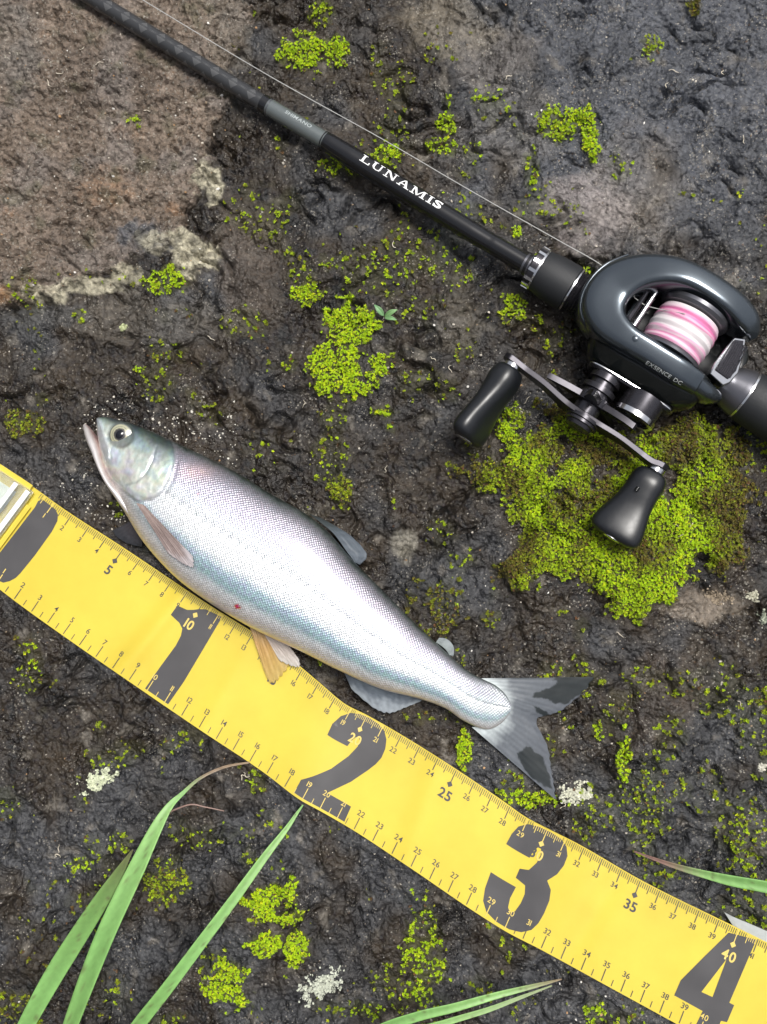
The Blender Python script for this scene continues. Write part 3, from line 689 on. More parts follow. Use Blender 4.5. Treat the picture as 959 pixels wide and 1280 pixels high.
for k, nm, mt in ((False, 'scale_ticks', 'ink'), (True, 'scale_ticks', 'ink_yellow')):
    V, T = join_np(prints[k]); tag(link(nm, np_mesh(nm, V, flip_up(V, T)), M[mt], tape), kind='stuff')

def tape_slab(name, u0, u1, v0, v1, z0, z1, mat, parent, bev=.0006, slope=0.0, n=14):
    """solid pad lying on the tape"""
    U, Vq = np.meshgrid(np.linspace(u0, u1, n), np.linspace(v0, v1, n), indexing='ij')
    Uq = U+slope*(Vq-v0)
    t = tape_pt(Uq.ravel(), Vq.ravel(), z1); b_ = tape_pt(Uq.ravel(), Vq.ravel(), z0)
    e = np.concatenate([np.arange(n), np.arange(1, n)*n+n-1, (n-1)*n+np.arange(n-2, -1, -1), np.arange(n-2, 0, -1)*n])
    Fq = np.concatenate([grid_faces(n, n)[:, ::-1], grid_faces(n, n)+n*n, np.stack([e, np.roll(e, -1), np.roll(e, -1)+n*n, e+n*n], 1)])
    me = np_mesh(name, np.concatenate([t, b_]), Fq); o = link(name, me, mat, parent); bevel_smooth(o, bev, 3); return o
M['sheen_card'] = simple('painted_sheen_card', (.55, .58, .50), .5, noise=.2, nscale=90)  # pale card added to stand for white reflections under the clear plate
M['glint'] = simple('painted_glint', (.62, .64, .62), .18, noise=.2, nscale=250)  # whitish strips: streaks of reflection put into the colour
plate = tape_slab('end_plate', -3.1, -.02, .035, .80, .0012, .0034, M['clear'], tape, .0007)
tape_slab('plate_sheen_card', -3.1, -.75, .14, .70, .0004, .0010, M['sheen_card'], plate, .0001)
tape_slab('plate_glint', -.40, -.16, .06, .78, .0034, .0042, M['glint'], plate, .0005)
tape_slab('plate_glint', -1.05, -.82, .06, .78, .0034, .0040, M['glint'], plate, .0005)
tape_slab('end_rim', .02, .26, .175, .80, .00015, .0016, M['tape'], tape, .0006)
tape_slab('end_flap', -3.1, -.25, -.012, .05, .0002, .0022, M['tape'], tape, .0006)
# clear sleeve of the next fold, peeping out under the upper edge
sl = np.array([(906, 1141), (916, 1146), (940, 1156), (975, 1171), (1030, 1198), (1030, 1225), (985, 1204), (930, 1178)])
ct = W(sl[:, 0], sl[:, 1], np.full(8, .0044)); ct[4:, 2] = .0012; ct[0, 2] = .0040
cb = ct-np.array([0, 0, .0008]); k = np.arange(8)
bm = bmesh.new(); tv = [bm.verts.new(p) for p in ct]; bv = [bm.verts.new(p) for p in cb]
bm.faces.new(tv); bm.faces.new(bv[::-1])
for i in range(8): bm.faces.new([tv[i], bv[i], bv[(i+1) % 8], tv[(i+1) % 8]])
bmesh.ops.recalc_face_normals(bm, faces=bm.faces[:]); me = bpy.data.meshes.new('clear_sleeve'); bm.to_mesh(me); bm.free()
link('clear_sleeve', me, simple('sleeve_edge', (.40, .42, .41), .2, noise=.1), tape)

# ------------------------------------------------------------------ FISH
fish = thing('fish', tuple(W(350, 690, .001)), 'silver trout with open mouth lying on its side along the yellow tape', 'fish')
DV = [  # dorsal x,y, ventral x,y, thickness mm
 (122.5, 523, 123, 527, 1.5), (126, 521.5, 123.5, 536, 5), (133, 521.3, 124.5, 549, 8), (145, 524, 127, 566, 12), (160, 528, 132, 586, 15.5), (174, 533, 139, 607, 18.5), (192, 540, 150, 627, 21.5), (210, 549, 162, 648, 24.5),
 (243, 564, 184, 682, 26), (291, 588, 220, 721, 28), (338, 617, 258, 750, 28.5), (382, 642, 303, 778, 28), (411, 666, 342, 798, 27), (440, 699, 381, 816, 25), (479, 739, 420, 836, 22), (518, 778, 474, 860, 19.5),
 (550, 808, 523, 873, 15), (575, 831, 556, 885, 11.5), (592, 843, 578, 900, 9), (606, 850, 600, 910, 6), (620, 857, 614, 911, 3.6), (632, 868, 628, 903, 2.0), (639, 880, 638, 891, 1.0)]
DV = np.array(DV, float)
def loft(st, ns, nt, ex=2.25):
    q = cr(st, ns); D, Vn, t = q[:, 0:2], q[:, 2:4], np.maximum(q[:, 4], .8)*1e-3
    zc = .0012+t/2+np.maximum(.0145-t/2, 0)*.45
    Dw = W(D[:, 0], D[:, 1], zc); Vw = W(Vn[:, 0], Vn[:, 1], zc)
    c0 = (Dw+Vw)/2; hf = (Dw-Vw)/2
    th = np.linspace(0, 2*math.pi, nt, endpoint=False)
    cx = np.sign(np.cos(th))*np.abs(np.cos(th))**(2/ex); sz = np.sign(np.sin(th))*np.abs(np.sin(th))**(2/ex)
    Vt = c0[:, None]+hf[:, None]*cx[None, :, None]; Vt[..., 2] += t[:, None]/2*sz[None]
    return Vt, cx, sz, c0, hf, t
ns, nt = 560, 168
Vt, cxs, szs, c0, hf, tt = loft(DV, ns, nt)
CXg = np.broadcast_to(cxs, (ns, nt)); SZg = np.broadcast_to(szs, (ns, nt))
arc = np.concatenate([[0], np.cumsum(np.linalg.norm(np.diff(c0, axis=0), axis=1))])
seg = np.linalg.norm(np.roll(Vt, -1, 1)-Vt, axis=2); girth = np.cumsum(seg, 1)-seg
q4 = nt//4; girth = girth-girth[:, q4:q4+1]
FV = Vt.reshape(-1, 3).copy(); fx, fy = P(FV)
HEADP = [(213, 548), (218, 560), (218, 577), (213, 597), (203, 615), (191, 623), (172, 626), (155, 612), (138, 598), (100, 560), (100, 490), (200, 490)]
dh = sdf(fx, fy, HEADP); head = smooth(2.0, -2.0, dh)
disp = .75*smooth(1.5, -2.5, dh)*smooth(-60, -4, dh)-.45*np.exp(-((dh-3)/3.0)**2)
PRE = [(196, 558), (191, 576), (183, 592), (171, 603), (158, 607)]
disp -= .45*np.exp(-(pdist(fx, fy, PRE)/1.7)**2)
disp -= .25*np.exp(-(pdist(fx, fy, [(178, 606), (192, 612), (207, 610)])/1.5)**2)+.3*np.exp(-(pdist(fx, fy, [(139, 590), (152, 607), (170, 620), (190, 628)])/1.5)**2)
MAX = [(121, 521), (126, 524), (132, 545), (138, 560), (138, 574), (133, 577), (127, 562), (123, 545)]
dm = sdf(fx, fy, MAX); disp += .7*smooth(1.5, -2.0, dm)
de = np.hypot(fx-151, fy-543.5); disp -= .8*smooth(20, 12, de)
disp += .35*fbm(fx/9, fy/9, 3, 301)*head
mid = np.exp(-((CXg.ravel()-.12)/.04)**2)*(1-head); disp -= .22*mid
wgt = np.abs(SZg.ravel())**.7*np.sign(SZg.ravel()); FV[:, 2] += disp*1e-3*wgt
c = CXg.ravel(); s_ = np.repeat(np.linspace(0, 1, ns), nt)
def ramp(x, stops):
    xs_ = [a for a, _ in stops]; return np.stack([np.interp(x, xs_, [b_[k] for _, b_ in stops]) for k in range(3)], 1)
n1 = fbm(fx/30, fy/30, 4, 311); n2 = fbm(fx/5, fy/5, 3, 312); n3 = fbm(fx/14, fy/14, 3, 313)
cc = c+.06*n1+.04*n2
body = ramp(cc, [(-1.0, (.58, .50, .47)), (-.86, (.66, .61, .59)), (-.70, (.66, .68, .69)), (-.57, (.32, .45, .48)), (-.42, (.38, .50, .58)), (-.24, (.72, .75, .77)), (.10, (.76, .78, .79)),
                 (.26, (.58, .62, .68)), (.40, (.46, .45, .54)), (.58, (.36, .34, .42)), (.76, (.28, .265, .31)), (.90, (.20, .195, .22)), (.965, (.11, .13, .13)), (1.0, (.03, .045, .04))])
th_p = (smooth(.46, .26, s_)*smooth(-.30, -.62, c)*.8)[:, None]; body = body*(1-th_p)+np.array([.62, .555, .53])*th_p
tail_f = smooth(.62, .98, s_)[:, None]; body = body*(1-.35*tail_f)+np.array([.66, .76, .76])*.35*tail_f*np.clip(1.2-np.abs(c)[:, None]*.6, 0, 1)
pk = (gauss(fx, 245, 22)*gauss(fy, 590, 10))[:, None]*.5; body = body*(1-pk)+np.array([.62, .42, .42])*pk
ll = np.exp(-((c-.12)/.028)**2)[:, None]*(1-head[:, None])*.85*(.5+.5*np.sign(np.sin(arc.repeat(nt)/.00075)))[:, None]; body = body*(1-ll)+np.array([.20, .24, .28])*ll
hd = ramp(cc, [(-1, (.60, .52, .50)), (-.5, (.66, .64, .62)), (0, (.72, .76, .76)), (.4, (.58, .64, .64)), (.64, (.34, .41, .41)), (.85, (.10, .14, .14)), (1, (.05, .07, .07))])
n4 = fbm(fx/26, fy/26, 3, 314); irid = np.stack([.5+.5*np.sin(7*n4+1.0), .5+.5*np.sin(7*n4+2.2), .5+.5*np.sin(7*n4+4.2)], 1)
hd = hd*(.88+.14*irid)*(1+.28*n3[:, None])*(1+.25*fbm(fx/3, fy/8, 2, 315)[:, None]); yg = (gauss(fx, 190, 16)*gauss(fy, 610, 10)+.6*gauss(fx, 200, 10)*gauss(fy, 592, 10))[:, None]*.5; hd = hd*(1-yg)+np.array([.50, .58, .36])*yg
pl = np.exp(-(pdist(fx, fy, PRE)/1.6)**2)[:, None]*.45; hd = hd*(1-pl)+np.array([.16, .20, .22])*pl
mxm = smooth(1.5, -1.5, dm)[:, None]*.7; hd = hd*(1-mxm)+np.array([.52, .55, .58])*mxm
sk = smooth(19, 15, de)[:, None]*.7; hd = hd*(1-sk)+np.array([.13, .15, .14])*sk
colf = body*(1-head[:, None])+hd*head[:, None]
ge = np.exp(-((dh-1.2)/1.3)**2)[:, None]*.35; colf = colf*(1-ge)+np.array([.30, .32, .34])*ge
for (bx, by, br, bc) in ((296, 758, 3.0, (.55, .02, .03)), (248, 617, 1.6, (.25, .12, .10)), (418, 842, 5.0, (.62, .22, .24)), (300, 760, 1.5, (.5, .02, .02))):
    k = smooth(br+.8, br-.8, np.hypot(fx-bx, fy-by)+.7*n2)[:, None]; colf = colf*(1-k)+np.array(bc)*k
tb_ = smooth(-2, 9, fx+.35*(fy-884)*0-626+7*n2+5*np.sign(np.sin(fy*1.3)))[:, None]*.35; colf = colf*(1-tb_)+np.array([.36, .40, .41])*tb_
colf = colf*(1-.32*smooth(.70, 1.0, s_))[:, None]  # colour darkened towards the tail to offset overexposure there
colf = np.clip(colf*.86*(1+.12*n2[:, None]), .01, .85)
scl = (1-smooth(4, -2, dh))*smooth(-.99, -.86, c)*smooth(1.0, .55, s_*.6+.2)
# lower jaw, grown into the throat
JAW = np.array([(107.5, 530, 104.5, 531.5, 2), (112, 534, 105.5, 537.5, 5), (118, 542, 108, 546, 8), (124.5, 552, 112, 556, 11), (130, 564, 117, 566, 13), (135, 578, 122.5, 578, 15), (141, 592, 129, 591, 17), (150, 606, 137, 606, 18.5), (163, 620, 147.5, 622, 19.0), (178, 640, 161, 641, 19), (195, 660, 178, 662, 17)], float)
Jt, jc, jz, *_ = loft(JAW, 90, 60)
JV = Jt.reshape(-1, 3).copy(); jx, jy = P(JV); jn = fbm(jx/7, jy/7, 3, 321)
JC = ramp(np.broadcast_to(jc, (90, 60)).ravel()+.1*jn, [(-1, (.50, .45, .43)), (-.2, (.60, .56, .55)), (.45, (.60, .56, .55)), (.8, (.56, .46, .45)), (1, (.46, .28, .28))])
FFa = np.concatenate([grid_faces(ns, nt, True)[:, ::-1], grid_faces(90, 60, True)[:, ::-1]+len(FV)])
capf = []
FVa = np.concatenate([FV, JV])
fme = np_mesh('body', FVa, FFa)
set_col(fme, np.concatenate([colf, JC])); set_f(fme, np.concatenate([scl, np.zeros(len(JV))]), 'scl')
suv = np.stack([np.repeat(arc, nt)/.00108, girth.ravel()/.00108, np.zeros(ns*nt)], 1); suv = np.concatenate([suv, np.zeros((len(JV), 3))])
a = fme.attributes.new('suv', 'FLOAT_VECTOR', 'POINT'); a.data.foreach_set('vector', suv.astype(np.float32).ravel())
fish_bvh = BVHTree.FromPolygons(FVa.tolist(), FFa.tolist())
fbody = link('body', fme, M['fish'], fish)
def hit(bvh, px, py):
    d = fw+(px-CX)/F*rt-(py-CY)/F*upv
    r_ = bvh.ray_cast(Vector(CAMLOC), Vector(d)); return None if r_[0] is None else np.array(r_[0])

# eye: ringed iris dish, glossy pupil
ec = hit(fish_bvh, 151, 543.5)
def disc(center, r, dome, n=40, rings=14, sx=1.0, ang=0.0):
    rr = np.linspace(0, 1, rings); an = np.linspace(0, 2*math.pi, n, endpoint=False)
    x_ = rr[:, None]*np.cos(an)*r*sx; y_ = rr[:, None]*np.sin(an)*r
    ca_, sa_ = math.cos(ang), math.sin(ang)
    z_ = np.broadcast_to((dome*(1-rr**2))[:, None], x_.shape)
    return np.stack([center[0]+x_*ca_-y_*sa_, center[1]+x_*sa_+y_*ca_, center[2]+z_], -1).reshape(-1, 3), grid_faces(rings, n, True), np.repeat(rr, n)
V, Fc, rr = disc(ec+np.array([0, 0, .0001]), .0056, .0013)
an_n = fbm(V[:, 0]*900, V[:, 1]*900, 2, 330)
IC = ramp(rr+.03*an_n, [(0, (.02, .02, .02)), (.52, (.03, .03, .03)), (.58, (.38, .36, .25)), (.66, (.30, .30, .20)), (.71, (.10, .11, .09)), (.76, (.28, .28, .19)), (.87, (.33, .32, .22)), (.94, (.09, .10, .09)), (1, (.05, .06, .06))])
me = np_mesh('eye', V, Fc); set_col(me, IC); eye = link('eye', me, M['eye'], fish)
V, Fc, _ = disc(ec+np.array([0, 0, .00075]), .0030, .0010, sx=.86, ang=-.6); link('pupil', np_mesh('pupil', V, Fc), M['pupil'], eye)

def fin(name, base, tip, zf, nr, colfun, nu=70, nv=36, ragged=.03, ridge=.00004, thick=.0003, onbody=False, lift=.0005, seed=0, label=None):
    b_ = cr(base, nu); t_ = cr(tip, nu); u_ = np.linspace(0, 1, nu); v_ = np.linspace(0, 1, nv)
    rag = 1-ragged*(.5+.5*np.cos(2*math.pi*nr*u_))-ragged*.8*np.abs(perlin(u_*nr*.7, u_*0+seed, 400+seed))
    vv_ = v_[None]*rag[:, None]
    q = b_[:, None]*(1-vv_[..., None])+t_[:, None]*vv_[..., None]
    Ug, Vg = np.meshgrid(u_, v_, indexing='ij')
    if onbody:
        pts = np.zeros((nu, nv, 3)); last = None
        for i in range(nu):
            for j in range(nv):
                h_ = hit(fish_bvh, *q[i, j]); last = h_ if h_ is not None else last
                pts[i, j] = h_ if h_ is not None else W(q[i, j, 0], q[i, j, 1], last[2])
        pts[..., 2] += lift+.0012*Vg**2
    else:
        pts = W(q[..., 0], q[..., 1], zf(Ug, Vg))
    pts[..., 2] += ridge*np.cos(2*math.pi*nr*Ug)*(1-.3*Vg)+.0004*fbm(Ug*5, Vg*3, 2, 410+seed)
    C = colfun(Ug.ravel(), Vg.ravel(), q[..., 0].ravel(), q[..., 1].ravel())
    ry = (.94+.06*np.cos(2*math.pi*nr*Ug.ravel()))[:, None]
    me = np_mesh(name, pts.reshape(-1, 3), grid_faces(nu, nv)); set_col(me, np.clip(C*ry, .005, .9))
    o = link(name, me, M['fin_clear' if name == 'pelvic_fin' else 'fin'], fish); m_ = o.modifiers.new('thickness', 'SOLIDIFY'); m_.thickness = thick; m_.offset = 0
    if label: o['label'] = label
    return o

BLK1 = [(666, 871), (668, 866), (692, 858), (697, 851), (692, 849), (700, 843), (716, 840), (750, 843), (738, 856), (722, 870), (707, 880), (695, 879), (682, 873)]
BLK1b = [(666, 882), (671, 884), (690, 893), (682, 897), (672, 891)]
BLK2 = [(646, 941), (654, 938), (658, 932), (668, 939), (678, 946), (686, 966), (690, 986), (682, 983), (664, 972), (652, 955)]
def tail_col(u, v, qx, qy):
    jx = qx+3.0*fbm(qx/7, qy/7, 3, 420); jy = qy+3.0*fbm(qx/7, qy/7, 3, 421)
    base = ramp(v+.1*fbm(qx/12, qy/12, 3, 422), [(0, (.48, .53, .54)), (.12, (.30, .33, .34)), (.30, (.098, .108, .122)), (1, (.078, .086, .10))])
    k = np.zeros(len(u))
    for pl in (BLK1, BLK1b, BLK2): k = np.maximum(k, smooth(1.0, -1.0, sdf(jx, jy, pl)))
    k = np.maximum(k, smooth(.025, .0, u)*smooth(.3, .5, v)*.8); k = np.maximum(k, smooth(.05, .0, u)*smooth(.02, .3, v)*.5)
    return base*(1-k[:, None])+np.array([.018, .022, .024])*k[:, None]
fin('tail_fin', TAIL_BASE, TAIL_TIP, lambda u, v: .0079*(1-v)+.0036*v-.0012*np.abs(u-.5)*(1-v), 17, tail_col, nu=150, nv=80, ragged=.018, seed=1, label='forked tail fin, grey with black patches')
grey = lambda lo, hi: (lambda u, v, qx, qy: ramp(v+.15*fbm(qx/8, qy/8, 3, 430), [(0, lo), (1, hi)]))
fin('dorsal_fin', [(388, 643), (402, 654), (418, 668), (434, 690), (444, 703)], [(400, 647), (420, 658), (440, 671), (459, 693), (450, 706)], lambda u, v: .0115-.004*v, 9,
    lambda u, v, qx, qy: ramp(u+.1*v, [(0, (.03, .035, .035)), (.35, (.05, .06, .065)), (.5, (.07, .083, .098)), (1, (.09, .105, .125))]), seed=2)
fin('adipose_fin', [(545, 803), (551, 807), (557, 812), (562, 819)], [(549, 797), (559, 799), (567, 808), (567, 820)], lambda u, v: .009-.001*v, 2, grey((.16, .185, .185), (.18, .20, .21)), nu=24, nv=14, ragged=.0, seed=3)
fin('anal_fin', [(424, 826), (450, 838), (480, 850), (505, 860), (526, 868)], [(440, 862), (468, 886), (487, 892), (506, 885), (527, 876)], lambda u, v: .0085-.0035*v, 11,
    lambda u, v, qx, qy: ramp(v-.35*np.abs(u-.5)+.25*fbm(qx/9, qy/9, 3, 431), [(0, (.20, .24, .27)), (.45, (.085, .10, .12)), (.75, (.21, .235, .26)), (1, (.24, .265, .29))]), seed=4)
fin('pelvic_fin', [(308, 770), (316, 774), (324, 777), (332, 781)], [(330, 838), (339, 855), (352, 846), (364, 830)], lambda u, v: .0072-.0022*v, 8,
    lambda u, v, qx, qy: ramp(v+.1*u, [(0, (.55, .40, .22)), (.5, (.50, .30, .11)), (1, (.52, .37, .12))]), seed=5, label='orange tinted pelvic fin spread over the tape')
fin('pelvic_fin', [(316, 768), (324, 772), (334, 777), (342, 783)], [(350, 826), (364, 833), (375, 834), (374, 824)], lambda u, v: .0096-.003*v, 7,
    lambda u, v, qx, qy: ramp(v, [(0, (.66, .60, .56)), (.6, (.55, .47, .42)), (1, (.58, .55, .52))]), seed=6)
fin('pectoral_fin', [(171, 629), (176, 630), (181, 632), (184, 636)], [(212, 692), (230, 705), (244, 710), (243, 696)], None, 10,
    lambda u, v, qx, qy: ramp(v+.25*(u-.5)+.1*fbm(qx/6, qy/6, 2, 433), [(0, (.26, .20, .18)), (.45, (.17, .13, .12)), (.8, (.21, .165, .155)), (1, (.36, .33, .34))]), nu=44, nv=40, onbody=True, seed=7)
fin('pectoral_fin', [(166, 650), (168, 656), (172, 662), (177, 670)], [(140, 664), (146, 672), (160, 680), (178, 684)], lambda u, v: .0070-.0030*v, 7,
    grey((.05, .045, .05), (.025, .027, .032)), nu=36, nv=24, seed=8, label='dark far pectoral fin under the throat')

# ------------------------------------------------------------------ FISHING ROD
def lathe(prof, n=48, center=(0, 0), close=True):
    """profile [(x mm, radius mm)] revolved about the rod axis, in reel millimetres"""
    p = np.asarray(prof, float); an = np.linspace(0, 2*math.pi, n, endpoint=False)
    if close: p = np.concatenate([[(p[0, 0], .001)], p, [(p[-1, 0], .001)]])
    V = np.stack([np.broadcast_to(p[:, :1], (len(p), n)), center[0]+p[:, 1:]*np.cos(an), center[1]+p[:, 1:]*np.sin(an)], -1).reshape(-1, 3)
    return V, grid_faces(len(p), n, True)
def lathe_y(prof, n=48, cx=0, cz=0):
    """profile [(y mm, radius mm)] revolved about an axis parallel to the spool"""
    p = np.asarray(prof, float); an = np.linspace(0, 2*math.pi, n, endpoint=False)
    p = np.concatenate([[(p[0, 0], .001)], p, [(p[-1, 0], .001)]])
    V = np.stack([cx+p[:, 1:]*np.cos(an), np.broadcast_to(p[:, :1], (len(p), n)), cz+p[:, 1:]*np.sin(an)], -1).reshape(-1, 3)
    return V, grid_faces(len(p), n, True)
def rpart(name, VF, mat, parent, hard=42, bev=None):
    V, Fq = VF; V = R3(V)
    me = np_mesh(name, V, Fq)
    bm = bmesh.new(); bm.from_mesh(me); bmesh.ops.remove_doubles(bm, verts=bm.verts[:], dist=2e-6); bmesh.ops.recalc_face_normals(bm, faces=bm.faces[:]); bm.to_mesh(me); bm.free()
    me.polygons.foreach_set('use_smooth', np.ones(len(me.polygons), bool)); sharp(me, hard)
    o = link(name, me, mat, parent)
    if bev: bevel_smooth(o, bev, 2)
    return o
def jn(*parts): return join_np([(np.asarray(v, float), np.asarray(f)) for v, f in parts])

rod = thing('fishing_rod', tuple(W(500, 236, .004)), 'black fishing rod with white lettering lying across the rock', 'fishing rod')
RODP = np.array([(-1600, -1078, .0098), (-330, -280, .0095), (-100, -135.5, .0092), (119, 0, .0090), (338, 135, .0093), (409, 177.5, .0100), (500, 234.5, .0110), (600, 296, .0124), (655, 328.5, .0134), (672, 337.5, .0140)])
RODW = W(RODP[:, 0], RODP[:, 1], RODP[:, 2])
def rod_at(px):
    return np.stack([np.interp(px, RODP[:, 0], RODW[:, k]) for k in range(3)], -1)
def rod_tube(x0, x1, radf, n=60, sides=28):
    xs_ = np.linspace(x0, x1, n); return tube(rod_at(xs_), np.array([radf(x) for x in xs_])*1e-3, sides)
# carbon blank with cross-wrapped tape
m, nt_, b = mat_new('carbon_blank'); L = nt_.links
at = nd(nt_, 'ShaderNodeAttribute', attribute_name='wrap'); sx = nd(nt_, 'ShaderNodeSeparateXYZ'); L.new(at.outputs['Vector'], sx.inputs[0])
def mth(op, a, b2=None, c2=None):
    n_ = nd(nt_, 'ShaderNodeMath', operation=op)
    for i, v in enumerate((a, b2, c2)):
        if v is None: continue
        if isinstance(v, (int, float)): n_.inputs[i].default_value = v
        else: L.new(v, n_.inputs[i])
    return n_.outputs[0]
A1 = mth('LESS_THAN', mth('FRACT', mth('ADD', sx.outputs[0], sx.outputs[1])), .5)
A2 = mth('LESS_THAN', mth('FRACT', mth('SUBTRACT', sx.outputs[0], sx.outputs[1])), .5)
k_ = mth('MULTIPLY', A1, A2)
mx = nd(nt_, 'ShaderNodeMix', data_type='RGBA'); mx.inputs[6].default_value = (.028, .029, .031, 1); mx.inputs[7].default_value = (.06, .061, .063, 1); L.new(k_, mx.inputs['Factor'])
L.new(mx.outputs[2], b.inputs['Base Color']); rg = mth('MULTIPLY_ADD', k_, .12, .22); L.new(rg, b.inputs['Roughness'])
M['blank'] = m
V, Fc = rod_tube(-1600, 334, lambda x: 4.1 if x > 0 else 4.1-(0-x)*.0007, 420)
me = np_mesh('blank', V, Fc)
nn = len(V)//28; aw = np.tile(np.arange(28)/28.0, nn); pos = np.repeat(np.concatenate([[0], np.linspace(0, 1, nn-2), [1]]), 28)*87
a = me.attributes.new('wrap', 'FLOAT_VECTOR', 'POINT'); a.data.foreach_set('vector', np.stack([pos, aw*2, 0*aw], 1).astype(np.float32).ravel())
link('blank', me, M['blank'], rod)
def rod_part(name, x0, x1, radf, mat, n=40):
    V, Fc = rod_tube(x0, x1, radf, n); me = np_mesh(name, V, Fc); sharp(me, 40); return link(name, me, M[mat], rod)
rod_part('black_band', 328.5, 336, lambda x: 4.45, 'grip', 8)
rod_part('thin_ring', 337.2, 338.4, lambda x: 4.5, 'spool', 4)
rod_part('winding', 336, 409, lambda x: 4.25, 'thread', 30)
rod_part('thin_ring', 404.6, 405.8, lambda x: 4.4, 'grip', 4)
def frad(x): return float(np.interp(x, [407, 414, 416, 440, 500, 590, 614, 617, 656], [4.45, 4.75, 4.75, 5.15, 5.05, 4.85, 4.55, 4.72, 4.62]))
rod_part('front_handle', 407, 658, frad, 'grip', 120)
for k, (x0, x1, r0, mt) in enumerate(((656, 658.5, 5.0, 'spool'), (658.5, 662, 5.3, 'grip'), (662, 664, 5.5, 'spool'), (664, 668, 6.2, 'grip'))):
    rod_part('collar_ring', x0, x1, lambda x: r0, mt, 4)

def wrap_text(name, VT, xc, ang, rad, mat, parent):
    """flat word wrapped onto the rod; x along the rod towards the reel, y up the picture side"""
    V, T = VT; ctr = rod_at(np.array([xc-2, xc, xc+2])); ax = (ctr[2]-ctr[0]); mmpx = np.linalg.norm(ax)*250; ax /= np.linalg.norm(ax)
    sd_ = np.cross(ax, [0, 0, 1.0]); sd_ /= np.linalg.norm(sd_); sd_ = sd_ if sd_[1] > 0 else -sd_
    up_ = np.cross(sd_, ax); up_ = up_ if up_[2] > 0 else -up_
    ph = ang+V[:, 1]/rad
    Wd = rod_at(xc+V[:, 0]/mmpx)+1e-3*(rad*(np.cos(ph)[:, None]*up_+np.sin(ph)[:, None]*sd_))
    T = T.copy(); n_ = np.cross(Wd[T[:, 1]]-Wd[T[:, 0]], Wd[T[:, 2]]-Wd[T[:, 0]])[:, 2]; T[n_ < 0] = T[n_ < 0][:, ::-1]
    link(name, np_mesh(name, Wd, T), mat, parent)
# serif capitals drawn from strokes: unit height, returned as polygons
def qd(x0, y0, x1, y1): return [(x0, y0), (x1, y0), (x1, y1), (x0, y1)]
SERIF = {
 'L': (.8, [qd(.12, 0, .28, 1), qd(0, 0, .75, .09), qd(0, .92, .40, 1), [(.66, 0), (.75, 0), (.78, .30), (.70, .30)]]),
 'U': (.95, [qd(.10, .28, .26, 1), qd(.66, .28, .76, 1), qd(0, .92, .38, 1), qd(.55, .92, .90, 1), [(.10, .28), (.26, .28), (.32, .13), (.22, .06)], [(.22, .06), (.32, .13), (.46, .09), (.46, 0)], [(.46, 0), (.46, .09), (.60, .13), (.70, .07)], [(.60, .13), (.70, .07), (.76, .28), (.66, .28)]]),
 'N': (1.0, [qd(.14, 0, .23, 1), qd(.76, 0, .85, 1), [(.10, 1), (.30, 1), (.86, 0), (.70, 0)], qd(0, 0, .36, .08), qd(.62, .92, .98, 1), qd(0, .92, .24, 1)]),
 'A': (1.0, [[(.10, 0), (.20, 0), (.52, 1), (.44, 1)], [(.68, 0), (.88, 0), (.56, 1), (.44, 1)], qd(.28, .28, .70, .37), qd(0, 0, .32, .08), qd(.58, 0, 1.0, .08)]),
 'M': (1.25, [qd(.14, 0, .23, 1), qd(.92, 0, 1.08, 1), [(.12, 1), (.30, 1), (.64, .10), (.54, 0)], [(.54, 0), (.64, .10), (1.0, 1), (.90, 1)], qd(0, 0, .36, .08), qd(.80, 0, 1.2, .08), qd(0, .92, .24, 1), qd(.98, .92, 1.2, 1)]),
 'I': (.46, [qd(.14, 0, .30, 1), qd(0, 0, .44, .08), qd(0, .92, .44, 1)])}
def serif_text(word, h, wmul=1.0, gap=.10):
    out = []; x = 0.0
    for ch in word:
        if ch == 'S':
            V, T = glyph('S', .03); V = (V-V.min(0))/(V.max(0)-V.min(0))*np.array([.62, 1.0]); w_ = .66; out.append((V+np.array([x, 0]), T))
            for q in (qd(.52, .70, .60, .98), qd(.02, .02, .10, .30)): out.append((np.array(q)+np.array([x, 0]), np.array([(0, 1, 2), (0, 2, 3)])))
        else:
            w_, ps = SERIF[ch]
            for q in ps: out.append((np.array(q)+np.array([x, 0]), np.array([(0, 1, 2), (0, 2, 3)])))
        x += w_+gap
    out2 = []
    for V, T in out:   # finer triangles so that the word follows the round rod
        out2.append((V, T))
    V, T = join_np(out2); V = (V-np.array([x/2, .5]))*np.array([h*wmul, h]); return V, T
Vt_, Tt_ = serif_text('LUNAMIS', 4.1); Vt_[:, 0] *= 46.0/(Vt_[:, 0].max()-Vt_[:, 0].min())
def fine_tris(V, T, n=2):
    for _ in range(n):
        a_, b_, c_ = V[T[:, 0]], V[T[:, 1]], V[T[:, 2]]; k = len(T)
        V2 = np.concatenate([a_, b_, c_, (a_+b_)/2, (b_+c_)/2, (c_+a_)/2]); i = np.arange(k)
        A, B, C_, D_, E_, F_ = i, i+k, i+2*k, i+3*k, i+4*k, i+5*k
        V, T = V2, np.concatenate([np.stack(t, 1) for t in ((A, D_, F_), (D_, B, E_), (F_, E_, C_), (D_, E_, F_))])
    return V, T
wrap_text('lettering', fine_tris(Vt_, Tt_), 503, math.radians(14), 5.24, M['white_ink'], rod)
wrap_text('lettering', fine_tris(*text2d('SHIMANO', 1.9, .02, 1.2, 1.25), 1), 374, math.radians(16), 4.34, M['grey_ink'], rod)

